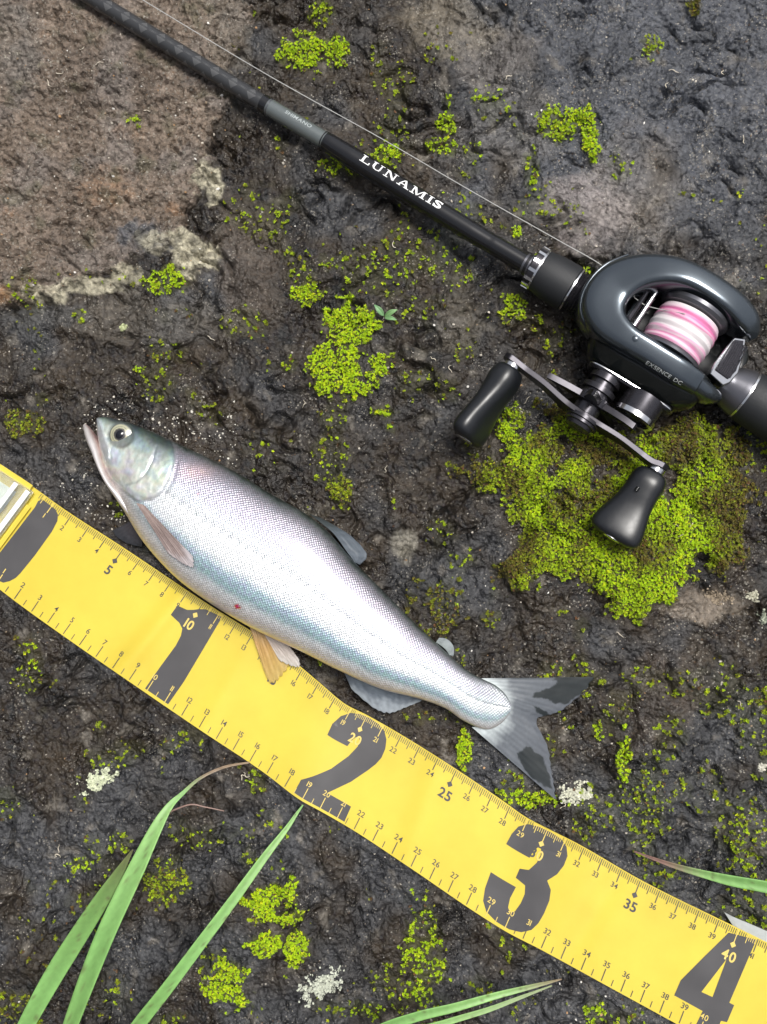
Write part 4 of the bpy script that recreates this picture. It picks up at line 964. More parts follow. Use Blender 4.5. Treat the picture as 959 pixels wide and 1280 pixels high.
# reel seat, grips and locking nut (reel millimetres along the axis)
nut = []
rpart('locking_nut', lathe([(64.6, 9.2), (65.0, 10.0), (68.2, 10.0), (68.6, 9.4), (69.0, 7.0)]), M['black_metal'], rod)
for k in range(14):
    an = 2*math.pi*k/14; ca_, sa_ = math.cos(an), math.sin(an)
    bx = np.array([(x_, y_, z_) for x_ in (64.9, 68.3) for y_ in (-.75, .75) for z_ in (9.4, 10.35)], float)
    V = np.stack([bx[:, 0], bx[:, 1]*ca_-bx[:, 2]*sa_, bx[:, 1]*sa_+bx[:, 2]*ca_], 1)
    nut.append((V, np.array([(0, 1, 3, 2), (4, 6, 7, 5), (0, 4, 5, 1), (2, 3, 7, 6), (0, 2, 6, 4), (1, 5, 7, 3)])))
rpart('nut_teeth', jn(*nut), M['chrome'], rod)
rpart('nut_rim', lathe([(63.9, 9.8), (64.0, 10.35), (64.9, 10.35), (65.0, 9.8)]), M['chrome'], rod)
rpart('fore_grip', lathe([(46.6, 10.2), (47.3, 11.0), (49, 11.15), (58, 10.9), (62.5, 10.2), (63.8, 9.9), (64.2, 9.2)]), M['rubber'], rod)
rpart('silver_ring', lathe([(45.9, 10.0), (46.0, 10.8), (46.7, 10.85), (46.8, 10.0)]), M['chrome'], rod)
thr = [(30, 9.0)]
for k in range(9): thr += [(34+k*1.4, 9.3), (34.7+k*1.4, 9.9)]
rpart('threaded_collar', lathe(thr+[(46.2, 9.6)]), M['black_metal'], rod)
rpart('reel_seat', lathe([(-40, 8.2), (-36, 8.6), (-20, 8.6), (0, 8.8), (20, 8.8), (34, 9.0)]), M['rubber'], rod)
rpart('rear_hood', lathe([(-45.4, 11.6), (-43, 11.2), (-38, 9.6), (-33, 8.8), (-30, 8.6)]), M['spool'], rod)
rpart('silver_ring', lathe([(-46.6, 11.4), (-46.4, 12.15), (-45.5, 12.15), (-45.3, 11.4)]), M['chrome'], rod)
rpart('rear_grip', lathe([(-190, 8), (-188, 11.5), (-150, 12.6), (-90, 13.0), (-58, 12.6), (-48, 12.1), (-46.4, 11.6)]), M['rubber'], rod)
tr = np.array([(-30, 0, -7), (-33, 0, -10.5), (-38, 0, -13)], float); V, Fc = tube(tr, [3.2, 2.8, 1.6], 14); rpart('trigger', (V, Fc), M['rubber'], rod)

# ------------------------------------------------------------------ REEL
reel = thing('baitcasting_reel', tuple(R3((0, 0, -4))), 'graphite baitcasting reel with pink and white line and two black knobs', 'fishing reel')
def sweep(st, ns_, n=40, ex=2.6, lean=0.0):
    """stations (x, y, half width, z top, z bottom) swept along a plan path"""
    q = cr(st, ns_); p = q[:, :2]; t = np.gradient(p, axis=0); t /= np.linalg.norm(t, axis=1)[:, None]
    o_ = np.stack([-t[:, 1], t[:, 0]], 1)
    an = np.linspace(0, 2*math.pi, n, endpoint=False)
    cx_ = np.sign(np.cos(an))*np.abs(np.cos(an))**(2/ex); cz_ = np.sign(np.sin(an))*np.abs(np.sin(an))**(2/ex)
    zc = (q[:, 3]+q[:, 4])/2; hz = (q[:, 3]-q[:, 4])/2
    off = q[:, 2:3]*cx_[None]
    V = np.stack([p[:, :1]+o_[:, :1]*off, p[:, 1:]+o_[:, 1:]*off, zc[:, None]+hz[:, None]*cz_[None]+lean*off*np.maximum(cz_, 0)[None]], -1)
    c_s = np.stack([p[0, 0:1], p[0, 1:2], zc[:1]], -1); c_e = np.stack([p[-1:, 0], p[-1:, 1], zc[-1:]], -1)
    V = np.concatenate([np.repeat(c_s[None], n, 1)*1.0, V, np.repeat(c_e[None], n, 1)])
    return V.reshape(-1, 3), grid_faces(ns_+2, n, True)
HOOD = [(-33.5, -17.5, 1.5, 18, 12), (-31, -19.5, 4.0, 22, 8), (-25, -22, 6.2, 26, 4), (-14, -23.5, 6.8, 29.5, 0), (3, -23.5, 7.0, 31, -2), (15, -20.5, 7.6, 30, 2), (25, -14, 8.6, 27.5, 9), (30.5, -5, 9.6, 25.5, 12),
        (30, 4, 9.6, 25.5, 12), (24, 10.5, 8.4, 26.5, 6), (14, 13.3, 6.8, 28, 0), (2, 13.5, 6.4, 28.5, -2), (-12, 13.5, 6.4, 27.5, 0), (-20, 13.2, 5.6, 25.6, 2), (-24, 13, 5.2, 24, 3)]
rpart('hood', sweep(HOOD, 150, 72, 3.9, .20), M['reel'], reel, hard=80)
rpart('end_cap', sweep([(-24.2, 13, 5.0, 23.6, 3.2), (-28, 12.7, 4.6, 21.6, 3.5), (-32, 12, 3.8, 19, 4.5), (-35.5, 11, 2.4, 15.5, 6), (-36.6, 10.6, 1.0, 13, 8)], 40, 40, 2.4), M['reel'], reel, hard=80)
# dark lower frame and gear housing
rpart('frame', sweep([(38, -3, 6, 6, -3), (34, -4, 15, 8, -6), (24, -5, 22, 7, -7), (0, -5, 23, 4, -7.5), (-20, -5, 21, 5, -7), (-32, -4, 15, 8, -5), (-36, -3, 7, 9, 0)], 60, 48, 3.2), M['reel_black'], reel, hard=80)
rpart('front_lip', sweep([(33, -21, 1.0, 18, 6), (38.5, -12, 1.3, 20, 4), (40.8, -3, 1.5, 20, 2), (40, 6, 1.4, 19, 3), (35.5, 13, 1.2, 18, 4), (27, 17.5, 1.0, 17, 4)], 60, 20, 2.4), M['reel'], reel, hard=80)
def slab_y(secs, n=56, ex=3.0):
    """sections along y: (y, cx, cz, half x, half z)"""
    an = np.linspace(0, 2*math.pi, n, endpoint=False); cx_ = np.sign(np.cos(an))*np.abs(np.cos(an))**(2/ex); cz_ = np.sign(np.sin(an))*np.abs(np.sin(an))**(2/ex)
    secs = [(secs[0][0], secs[0][1], secs[0][2], .01, .01)]+list(secs)+[(secs[-1][0], secs[-1][1], secs[-1][2], .01, .01)]
    V = np.array([np.stack([s[1]+s[3]*cx_, np.full(n, s[0]), s[2]+s[4]*cz_], 1) for s in secs]).reshape(-1, 3)
    return V, grid_faces(len(secs), n, True)
rpart('gear_housing', slab_y([(8, -1, 8, 29, 15.5), (17, -1, 8, 28.5, 15), (21, -1, 7, 27, 13.5), (24.5, 0, 5.5, 24, 11.5), (26.5, 0, 5, 21.5, 10)]), M['reel_black'], reel, hard=80)
rpart('side_plate', slab_y([(25.8, -.5, 4.6, 21.5, 9.9), (27.4, -.5, 4.6, 21.4, 9.8), (28.2, -.5, 4.6, 20.6, 9.1)], ex=4), M['black_metal'], reel, hard=40)
rpart('plate_trim', slab_y([(26.6, -.6, 4.8, 22.0, 10.3), (27.1, -.6, 4.8, 22.0, 10.3)], ex=4), M['chrome'], reel, hard=30)
# cast control knob on the spool axis
rpart('cast_control_knob', lathe_y([(27, 9.8), (36.0, 9.4), (38.0, 9.0), (38.4, 7.4), (37.4, 7.2), (37.2, 1.0)], cx=-9, cz=8), M['black_metal'], reel)
rpart('knob_trim', lathe_y([(36.0, 9.2), (36.1, 10.2), (38.4, 10.2), (38.8, 9.6), (38.7, 8.3), (37.2, 8.2)], cx=-9, cz=8), M['chrome'], reel)
# spool with wound line
SX, SZ = -6.0, 13.5
spool = rpart('spool', lathe_y([(-16.5, 4), (-16.3, 16.0), (-14.6, 16.2), (-13.2, 15.2), (-12.6, 10), (5.4, 10), (6.0, 15.2), (7.2, 16.2), (8.2, 16.0), (8.4, 4)], 72, SX, SZ), M['spool'], reel)
pts = []; y = -12.2
while y < 5.2:
    bul = 14.6-.9*((y+3.6)/9)**2+.18*math.sin(y*1.7); pts += [(y, bul), (y+.16, bul+.14), (y+.32, bul)]; y += .34
m, nt_, b = mat_new('wound_line'); L = nt_.links
at = nd(nt_, 'ShaderNodeAttribute', attribute_name='lane'); rp = nd(nt_, 'ShaderNodeValToRGB'); L.new(at.outputs['Fac'], rp.inputs[0])
cols = [(0, (.60, .56, .57)), (.12, (.58, .40, .48)), (.17, (.54, .17, .32)), (.23, (.56, .13, .30)), (.30, (.58, .36, .46)), (.36, (.54, .16, .31)), (.41, (.60, .50, .54)), (.50, (.58, .55, .56)), (.68, (.57, .52, .54)), (.74, (.56, .28, .41)), (.80, (.60, .50, .54)), (.86, (.55, .20, .35)), (.93, (.60, .46, .52)), (1, (.54, .22, .36))]
while len(rp.color_ramp.elements) < len(cols): rp.color_ramp.elements.new(.5)
for e_, (p_, c_) in zip(rp.color_ramp.elements, cols): e_.position = p_
for e_, (p_, c_) in zip(rp.color_ramp.elements, cols): e_.color = (*c_, 1)
L.new(rp.outputs[0], b.inputs['Base Color']); b.inputs['Roughness'].default_value = .55
V, Fc = lathe_y(pts, 72, SX, SZ)
me = np_mesh('wound_line', R3(V), Fc); ang_ = np.arctan2(V[:, 2]-SZ, V[:, 0]-SX)
lane = np.clip((V[:, 1]+12.3)/17.6+.03*np.sin(3*ang_+V[:, 1])+.035*perlin(V[:, 1]*1.1, ang_*1.2, 700), 0, 1); set_f(me, lane, 'lane')
link('wound_line', me, m, spool)
# level wind bar and guide in front of the spool
rpart('level_wind_bar', jn(lathe_y([(-17, 1.3), (8, 1.3)], 20, 13.5, 17.5), lathe_y([(-17, 2.2), (8, 2.2)], 20, 17.5, 13.0)), M['chrome'], reel)
rpart('guide_plate', jn(lathe_y([(-17, 1.0), (8, 1.0)], 16, 12.8, 10.5), sweep([(17, -17, 1.2, 20, 4), (17, 8, 1.2, 20, 4)], 6, 16, 4)), M['black_metal'], reel)
# thumb bar between the plates at the back
TB = [(-25.6, -12.5), (-30.5, -15.2), (-33.4, -9.5), (-36.2, -1), (-35.4, 4.5), (-33.6, 7.2), (-25.4, 6.6), (-24.6, 2), (-25.0, -5)]
def prism(poly, ztop, zbot, inset=0.0):
    p = np.array(poly, float); c_ = p.mean(0); p = c_+(p-c_)*(1-inset); n = len(p)
    bm = bmesh.new(); t_ = [bm.verts.new((x_, y_, ztop(x_, y_))) for x_, y_ in p]; b_ = [bm.verts.new((x_, y_, zbot)) for x_, y_ in p]
    bm.faces.new(t_); bm.faces.new(b_[::-1])
    for i in range(n): bm.faces.new([t_[i], b_[i], b_[(i+1) % n], t_[(i+1) % n]])
    bmesh.ops.triangulate(bm, faces=bm.faces[:]); bm.verts.index_update()
    V = np.array([v.co[:] for v in bm.verts]); Fq = np.array([[v.index for v in f.verts] for f in bm.faces]); bm.free(); return V, Fq
tz = lambda x_, y_: 19.5+.35*(x_+30)
tb = rpart('thumb_bar', prism(TB, tz, 9), M['chrome'], reel, 30, .0006)
TBP = np.array([(-26.2, -11.5), (-30.0, -13.6), (-32.4, -8.8), (-34.6, -1.2), (-33.6, 4.0), (-26.6, 4.2)])
rpart('thumb_pad', prism(TBP, lambda x_, y_: tz(x_, y_)+.7, 12), M['black_metal'], tb, 30, .0004)
ribs = []
for k in range(7):
    x_ = -27.3-k*.95; ribs.append(tube(np.array([(x_, -11.0-.25*k, tz(x_, 0)+.72), (x_-.6, -4, tz(x_, 0)+.62), (x_-.9, 3.2, tz(x_, 0)+.52)]), [.28]*3, 8))
rpart('pad_ribs', jn(*ribs), M['black_metal'], tb)
# handle: arm, drag star, hub, knobs
HX, HZ = 10.5, 7.0
path = cr([(55.5, 44.2), (51, 44.4), (43, 45.2), (33, 46.2), (22, 48.3), (14, 49.2), (4, 49.2), (-8, 48.9), (-18, 49.6), (-26, 50.3), (-30, 49.6), (-34.5, 49.2)], 90)
hw = np.interp(path[:, 0], [-34.5, -32, -22, 2, 10, 19, 44, 53, 55.5], [2.2, 4.6, 4.0, 6.0, 7.5, 6.0, 4.0, 4.6, 2.2])
th_ = np.interp(path[:, 0], [-34, -28, -10, 55], [1.4, 1.4, 1.25, 1.4])
tng = np.gradient(path, axis=0); tng /= np.linalg.norm(tng, axis=1)[:, None]; nrm = np.stack([-tng[:, 1], tng[:, 0]], 1)
rect = []
for sgn_t, sgn_z in ((-1, -1), (1, -1), (1, 1), (-1, 1)):
    xy = path+nrm*(sgn_t*th_)[:, None]; rect.append(np.stack([xy[:, 0], xy[:, 1], HZ+sgn_z*hw], 1))
V = np.stack(rect, 1).reshape(-1, 3); Fc = np.concatenate([grid_faces(90, 4, True), [[3, 2, 1, 0]], [[356, 357, 358, 359]]])
arm = rpart('handle_arm', (V, Fc), M['arm'], reel, 35, .00045)
star = []
for k in range(5):
    an = math.radians(14+72*k)
    pl = [(5, -4.2), (12, -3.4), (19, -2.4), (23.5, -.9), (24, .3), (22, 1.2), (14, 2.6), (8, 4.0), (5, 4.2)]
    P2 = [(HX+u_*math.cos(an)-w_*math.sin(an), HZ+u_*math.sin(an)+w_*math.cos(an), u_) for u_, w_ in pl]; n = len(P2)
    A_ = np.array([(x_, 40.0+1.4*(u_/24)**2, z_) for x_, z_, u_ in P2]); B_ = A_+np.array([0, 2.7, 0])
    Fq = [(0, i, i+1) for i in range(1, n-1)]+[(n, n+i+1, n+i) for i in range(1, n-1)]
    for i in range(n): j = (i+1) % n; Fq += [(i, n+i, n+j), (i, n+j, j)]
    star.append((np.concatenate([A_, B_]), np.array(Fq)))
rpart('drag_star', jn(*star), M['arm'], reel, 30, .0004)
rpart('star_hub', lathe_y([(28, 7.5), (31, 7.5), (31.2, 5.8), (34, 5.8), (34.2, 8.0), (36.6, 8.0), (36.8, 6.4), (39, 6.4), (39.2, 8.6), (43.2, 8.6), (43.6, 6.2), (47.8, 6.2)], 40, HX, HZ), M['black_metal'], reel, 30)
rpart('hub_nut', lathe_y([(49.5, 8.6), (51.0, 8.6), (51.3, 7.6), (52.6, 7.6), (52.9, 6.6), (54.6, 6.0), (55.4, 4.6), (55.6, 2.0)], 40, HX-1, HZ), M['black_metal'], reel, 30)
def knob(cx, cz, roll, y0, y1, stations, ):
    """paddle grip; stations (t, half width, half depth)"""
    an = np.linspace(0, 2*math.pi, 44, endpoint=False); ex = 2.5
    cx_ = np.sign(np.cos(an))*np.abs(np.cos(an))**(2/ex); cz_ = np.sign(np.sin(an))*np.abs(np.sin(an))**(2/ex)
    q = cr(stations, 50); cr_, sr_ = math.cos(roll), math.sin(roll)
    rings_ = []
    for t, w_, d_ in q:
        x_, z_ = w_*cx_, d_*cz_
        rings_.append(np.stack([cx+x_*cr_-z_*sr_, np.full(44, y0+(y1-y0)*t), cz+x_*sr_+z_*cr_], 1))
    V = np.concatenate([np.repeat(rings_[0].mean(0)[None], 44, 0), *rings_, np.repeat(rings_[-1].mean(0)[None], 44, 0)])
    return V, grid_faces(52, 44, True)
ST = [(0, 3.5, 3.2), (.01, 5.6, 5.0), (.05, 7.2, 6.2), (.16, 8.2, 7.2), (.32, 8.2, 6.6), (.5, 9.0, 5.7), (.68, 10.8, 5.6), (.84, 12.1, 6.0), (.94, 11.6, 5.8), (.99, 9.0, 4.6), (1.0, 6.5, 3.4)]
k2 = rpart('handle_knob', knob(-30.5, HZ-1.0, math.radians(-10), 53.2, 89.0, ST), M['knob'], reel, 80)
k1 = rpart('handle_knob', knob(49.5, HZ+.5, math.radians(62), 47.6, 87.0, ST), M['knob'], reel, 80)
for kb, cx, y0, y1, zz in ((k2, -30.5, 50.5, 89.0, HZ-1), (k1, 49.8, 45.5, 87.0, HZ)):
    rpart('knob_collar', lathe_y([(y0, 3.6), (y0+.2, 4.2), (y0+2.4, 4.2), (y0+2.9, 3.4)], 24, cx, zz), M['chrome'], kb)
    rpart('knob_cap', lathe_y([(y1-.6, 4.4), (y1+.1, 4.4), (y1+.5, 3.8), (y1+.6, 1)], 24, cx, zz), M['chrome'], kb)
rpart('knob_hole', lathe_y([(64, .9), (66, .9)], 12, -27.5, HZ+5.9), M['reel_black'], k2)
# screw heads and lettering on the near plate
reel_parts_bvh = None
hood_o = [o for o in bpy.data.objects if o.name == 'hood'][0]
dg = bpy.context.evaluated_depsgraph_get()
hv = np.array([v.co[:] for v in hood_o.data.vertices])+np.array(ROOTLOC[reel.name]); hb = BVHTree.FromPolygons(hv.tolist(), [list(p.vertices) for p in hood_o.data.polygons])
def hood_text(s, h, x0, yref, zref, dirn, mat):
    """word pressed onto the outer near face of the hood, reading towards the back"""
    V, T = fine_tris(*text2d(s, h, .0, 1.3, 1.1), 1); out = []
    for x_, y_ in V:
        o_ = R3((x0-x_, yref-y_, zref)); d_ = (R3((0, -.35, -1))-R3((0, 0, 0))); d_ /= np.linalg.norm(d_)
        h_ = hb.ray_cast(Vector(o_), Vector(d_)); out.append(np.array(h_[0])-d_*.00006 if h_[0] is not None else o_)
    out = np.array(out); link('lettering', np_mesh('lettering', out, T), mat, hood_o)
hood_text('EXSENCE DC', 1.9, -8.5, 30.3, 60.0, 0, M['dim_ink'])
sc0 = hb.ray_cast(Vector(R3((10, 12.6, 60))), Vector((0, 0, -1)))[0]
V, Fc, _ = disc(np.array(sc0)+np.array([0, 0, -.0002]), .0017, .0005, 24, 6); link('screw', np_mesh('screw', V, Fc), M['reel'], hood_o)

# line from the spool through the guide and out along the rod
LP = [tuple(R3((-2, -7.5, SZ+14.8))), tuple(R3((12, -5.5, 19.0))), tuple(R3((19, -5.8, 17.5))), tuple(R3((31, -8.0, 15.5))), tuple(W(752, 331.6, .0272))]
for (qx, qy, qz) in ((700, 301.5, .0255), (620, 256.5, .0235), (562, 223, .0215), (480, 175, .0190), (330, 91, .0150), (172, -4, .0120), (-100, -168, .0100), (-330, -310, .0098), (-1600, -1100, .0110)):
    LP.append(tuple(W(qx, qy, qz)))
LPc = cr(LP, 240); V, Fc = tube(LPc, .00021, 8)
o = link('fishing_line', np_mesh('fishing_line', V, Fc), M['line'])
tag(o, 'thin pale fishing line running from the reel alongside the rod', 'fishing line')

# ------------------------------------------------------------------ MOSS
def leaf_stars(P0, N0, size, colr, nl=6, rise=.55, seed=0):
    """little star-shaped shoots: nl pointed leaves round each point, every leaf a folded kite"""
    r_ = np.random.default_rng(seed); k = len(P0)
    az = r_.random(k)*2*math.pi
    Vs = []; Cs = []
    tx = np.cross(N0, np.tile([0.3, 1, 0.1], (k, 1))); tx /= np.linalg.norm(tx, axis=1)[:, None]; ty = np.cross(N0, tx)
    for j in range(nl):
        a_ = az+2*math.pi*j/nl+r_.normal(0, .22, k); el = rise*(.5+r_.random(k)); ln = size*(.75+.5*r_.random(k)); wd = ln*.24
        d_ = tx*np.cos(a_)[:, None]+ty*np.sin(a_)[:, None]; sd_ = -tx*np.sin(a_)[:, None]+ty*np.cos(a_)[:, None]
        out = d_*np.cos(el)[:, None]+N0*np.sin(el)[:, None]
        b0 = P0; mid_ = P0+out*(ln*.5)[:, None]; tip = P0+out*ln[:, None]-N0*(ln*.12)[:, None]
        m1 = mid_+sd_*wd[:, None]+N0*(wd*.35)[:, None]; m2 = mid_-sd_*wd[:, None]+N0*(wd*.35)[:, None]
        Vs.append(np.stack([b0, m1, tip, m2], 1)); s = (.8+.4*r_.random((k, 1)))
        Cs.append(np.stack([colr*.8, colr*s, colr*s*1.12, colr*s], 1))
    V = np.stack(Vs, 1).reshape(-1, 3); C = np.stack(Cs, 1).reshape(-1, 3)
    q = np.arange(len(V)//4)[:, None]*4; T = np.concatenate([q+np.array([[0, 1, 2]]), q+np.array([[0, 2, 3]])])
    return V, T, C
def rock_normal(p, e=.0016):
    hx = rock_h(p[:, 0]+e, p[:, 1])-rock_h(p[:, 0]-e, p[:, 1]); hy = rock_h(p[:, 0], p[:, 1]+e)-rock_h(p[:, 0], p[:, 1]-e)
    n = np.stack([-hx, -hy, np.full(len(p), 2*e)], 1); return n/np.linalg.norm(n, axis=1)[:, None]
def moss_colour(tone, r_):
    k = len(tone); t = np.clip(tone+r_.normal(0, .16, k), 0, 1)[:, None]
    c_ = np.array([.085, .070, .014])*(1-t)**2+2*t*(1-t)*np.array([.200, .245, .008])+t*t*np.array([.315, .500, .008])
    br = (r_.random(k) < .10*(1-tone)+.02)[:, None]; c_ = np.where(br, np.array([.090, .050, .022]), c_)
    yl = (r_.random(k) < .12)[:, None]; c_ = np.where(yl, c_*np.array([1.35, 1.15, 1.2]), c_)
    return 1.25*c_*(.65+.7*r_.random((k, 1)))
r_ = np.random.default_rng(99)
N = 720000
mx_, my_ = r_.uniform(-60, 1020, N), r_.uniform(-70, 1350, N)
den, tone = moss_density(mx_, my_)
vis = np.ones(N, bool)
td = sdf(mx_, my_, TAPE_POLY); vis &= td > 3
vis &= sdf(mx_, my_, np.concatenate([DV[3:, 0:2], DV[3:, 2:4][::-1]])) > -14
clus = smooth(.0, .22, .9*fbm(mx_/8, my_/8, 3, 641)+1.1*(den-.52))*smooth(.04, .12, den)
keep = vis & (r_.random(N) < clus*(.30+.34*den)); mx_, my_, den, tone, td = mx_[keep], my_[keep], den[keep], tone[keep], td[keep]
p0 = on_rock(mx_, my_); n0 = rock_normal(p0)
# keep clear of reel, knobs and rod bodies
cushion = sdf(mx_, my_, MOSS_CUSHION) < 18
groups_ = [('moss', cushion, 'large lime and olive moss cushion under the reel handle'),
           ('moss', ~cushion & (np.hypot(mx_-435, my_-425) < 95), 'bright lime moss patch with a tiny seedling growing at its edge'),
           ('moss', ~cushion & (my_ <= 330), 'scattered yellow-green moss sprigs around the rod and fishing line'),
           ('moss', ~cushion & (my_ > 330) & (td > 3) & (my_ < 600+.55*mx_) & (np.hypot(mx_-435, my_-425) >= 95), 'sparse moss sprigs on the dark rock around the fish'),
           ('moss', ~cushion & (my_ >= 600+.55*mx_) & (my_ > 330), 'moss clumps below the tape among the grass blades')]
used = np.zeros(len(mx_), bool)
for nm, sel, lab in groups_:
    sel = sel & ~used; used |= sel
    if not sel.any(): continue
    k = sel.sum(); dn = den[sel]; hgt = (.0006+.0022*dn*r_.random(k))
    pp = p0[sel]+np.array([0, 0, 1.0])*hgt[:, None]-n0[sel]*.0003
    nn_ = n0[sel]+r_.normal(0, .28, (k, 3)); nn_ /= np.linalg.norm(nn_, axis=1)[:, None]
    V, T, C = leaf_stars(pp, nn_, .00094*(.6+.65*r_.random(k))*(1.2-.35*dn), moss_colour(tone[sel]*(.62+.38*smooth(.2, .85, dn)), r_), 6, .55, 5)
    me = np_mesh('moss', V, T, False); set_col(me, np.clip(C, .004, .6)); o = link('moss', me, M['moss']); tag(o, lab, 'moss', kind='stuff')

# ------------------------------------------------------------------ LICHEN crusts
def lichen(cx, cy, rx, ry, n, col_, label, sd_=0, ang=0.0):
    n = int(n*8); r2 = np.random.default_rng(sd_+50); parts, cols_ = [], []
    a_ = r2.random(n)*2*math.pi; rr = r2.random(n)**.6
    ox = rr*np.cos(a_)*rx; oy = rr*np.sin(a_)*ry
    kx = cx+ox*math.cos(ang)-oy*math.sin(ang); ky = cy+ox*math.sin(ang)+oy*math.cos(ang)
    ok = fbm(kx/10, ky/10, 4, 660+sd_, .6) > -.08+.6*(rr-.5); kx, ky = kx[ok], ky[ok]
    pts = on_rock(kx, ky)
    for p in pts:
        r0 = .00020+.00045*r2.random()**2; m_ = 6
        an = np.linspace(0, 2*math.pi, m_, endpoint=False); lob = r0*(.65+.55*r2.random(m_))
        h0 = .0002+.0006*r2.random()
        ring0 = np.stack([p[0]+lob*np.cos(an), p[1]+lob*np.sin(an), np.full(m_, p[2]-.0005)], 1)
        ring1 = np.stack([p[0]+lob*.95*np.cos(an), p[1]+lob*.95*np.sin(an), p[2]+h0*(.7+.5*r2.random(m_))], 1)
        ring2 = np.stack([p[0]+lob*.55*np.cos(an), p[1]+lob*.55*np.sin(an), p[2]+h0*(.8+.7*r2.random(m_))], 1)
        ctr = np.repeat([[p[0], p[1], p[2]+h0*.8]], m_, 0)
        parts.append((np.concatenate([ring0, ring1, ring2, ctr]), grid_faces(4, m_, True))); cols_.append(np.tile(np.array(col_)*(.7+.55*r2.random()), (4*m_, 1)))
    V, Fq = join_np(parts); me = np_mesh('lichen', V, Fq, False); set_col(me, np.concatenate(cols_))
    o = link('lichen', me, M['lichen']); tag(o, label, 'lichen')
PL = (.55, .55, .45)
lichen(122, 975, 30, 14, 150, (.54, .57, .42), 'pale branching lichen crust on the dark rock left of the dry grass tip', 1, -.5)
lichen(721, 992, 27, 16, 170, PL, 'off-white lichen crust touching the tip of the tail fin', 2, -.1)
lichen(402, 1232, 36, 22, 190, (.48, .50, .42), 'broad pale lichen crust below the tape between grass blades', 3, -.6)
lichen(942, 745, 11, 9, 40, (.44, .43, .34), 'small rounded cream lichen spot near the big moss cushion', 4)
lichen(954, 772, 9, 12, 40, (.40, .43, .34), 'pale lichen spot just below the small cream one', 5)
lichen(951, 957, 10, 7, 36, (.50, .49, .42), 'whitish lichen spot right of the upright moss streak', 6)
lichen(154, 410, 7, 5, 24, (.42, .45, .26), 'greenish white lichen fleck above the fish head', 7)
lichen(895, 745, 26, 10, 60, (.28, .23, .17), 'tan crust patch beside the big moss cushion', 8, .2)

# ------------------------------------------------------------------ GRIT and dry bits
def grit(boxes, label, seed, col_):
    r2 = np.random.default_rng(seed); parts, cols_ = [], []
    for (x0, y0, x1, y1, n, smax) in boxes:
        gx_, gy_ = r2.uniform(x0, x1, n), r2.uniform(y0, y1, n); okm = (sdf(gx_, gy_, TAPE_POLY) > 4); gx_, gy_ = gx_[okm], gy_[okm]
        for p in on_rock(gx_, gy_):
            s = smax*(.3+.7*r2.random()**2); m_ = 6; an = np.linspace(0, 2*math.pi, m_, endpoint=False)+r2.random(); l_ = s*(.5+.8*r2.random(m_)); el = .5+.9*r2.random(); ro = r2.random()*3.14
            dx = l_*np.cos(an)*el; dy = l_*np.sin(an); X = dx*math.cos(ro)-dy*math.sin(ro); Y = dx*math.sin(ro)+dy*math.cos(ro)
            r0 = np.stack([p[0]+X, p[1]+Y, np.full(m_, p[2]-.0002)], 1); r1 = np.stack([p[0]+X*.8, p[1]+Y*.8, p[2]+s*(.35+.3*r2.random(m_))], 1); ct_ = np.repeat([[p[0], p[1], p[2]+s*.6]], m_, 0)
            parts.append((np.concatenate([r0, r1, ct_]), grid_faces(3, m_, True))); c_ = np.array(col_[r2.integers(len(col_))]); cols_.append(np.tile(c_*(.7+.5*r2.random()), (3*m_, 1)))
    V, Fq = join_np(parts); me = np_mesh('grit', V, Fq, False); set_col(me, np.concatenate(cols_)); o = link('grit', me, M['grit']); tag(o, label, 'grit', kind='stuff')
grit([(110, 490, 300, 560, 70, .0009), (190, 520, 300, 585, 80, .0009), (70, 590, 160, 660, 90, .0007), (100, 500, 150, 540, 30, .0009)], 'white grit grains strewn on wet rock around the fish head', 3, [(.55, .53, .47), (.45, .42, .36)])
grit([(0, 0, 959, 1280, 420, .0008), (0, 0, 290, 360, 160, .0009), (540, 380, 700, 520, 40, .0009), (380, 640, 959, 1000, 120, .0007)], 'scattered pale grains and orange-brown crumbs over the rock', 4, [(.42, .38, .32), (.36, .33, .28), (.30, .18, .09), (.20, .15, .10), (.6, .58, .54)])
r2 = np.random.default_rng(12); parts = []
for (cx, cy) in ((835, 104), (848, 92), (545, 452), (565, 466), (668, 360), (120, 82), (70, 90), (60, 100), (100, 62), (178, 140), (700, 1010), (842, 655), (855, 668), (862, 660), (655, 505), (648, 512), (75, 1055), (72, 1070), (305, 965), (303, 975), (770, 790), (480, 590), (380, 500), (930, 180), (905, 95), (495, 310), (640, 95), (740, 370), (260, 420), (920, 875)):
    n_ = 7; a0 = r2.random()*6.28; x_, y_ = cx, cy; pts = []
    for k in range(n_):
        pts.append((x_, y_)); a0 += r2.normal(0, .7); st_ = 1.5+.9*r2.random(); x_ += st_*math.cos(a0); y_ += st_*math.sin(a0)
    q = np.array(pts); w = on_rock(q[:, 0], q[:, 1], .0008); parts.append(tube(cr(w, 16), np.interp(np.linspace(0, 1, 16), [0, .5, 1], [.00012, .00024, .00010]), 6))
V, Fq = join_np(parts); me = np_mesh('dry_fibres', V, Fq); set_col(me, np.tile((.52, .47, .38), (len(V), 1))*(.7+.5*np.repeat(r2.random(len(parts)), len(V)//len(parts)))[:, None])
o = link('dry_fibres', me, M['grit']); tag(o, 'tiny curled dry plant fibres scattered on the rock', 'plant fibres', kind='stuff')

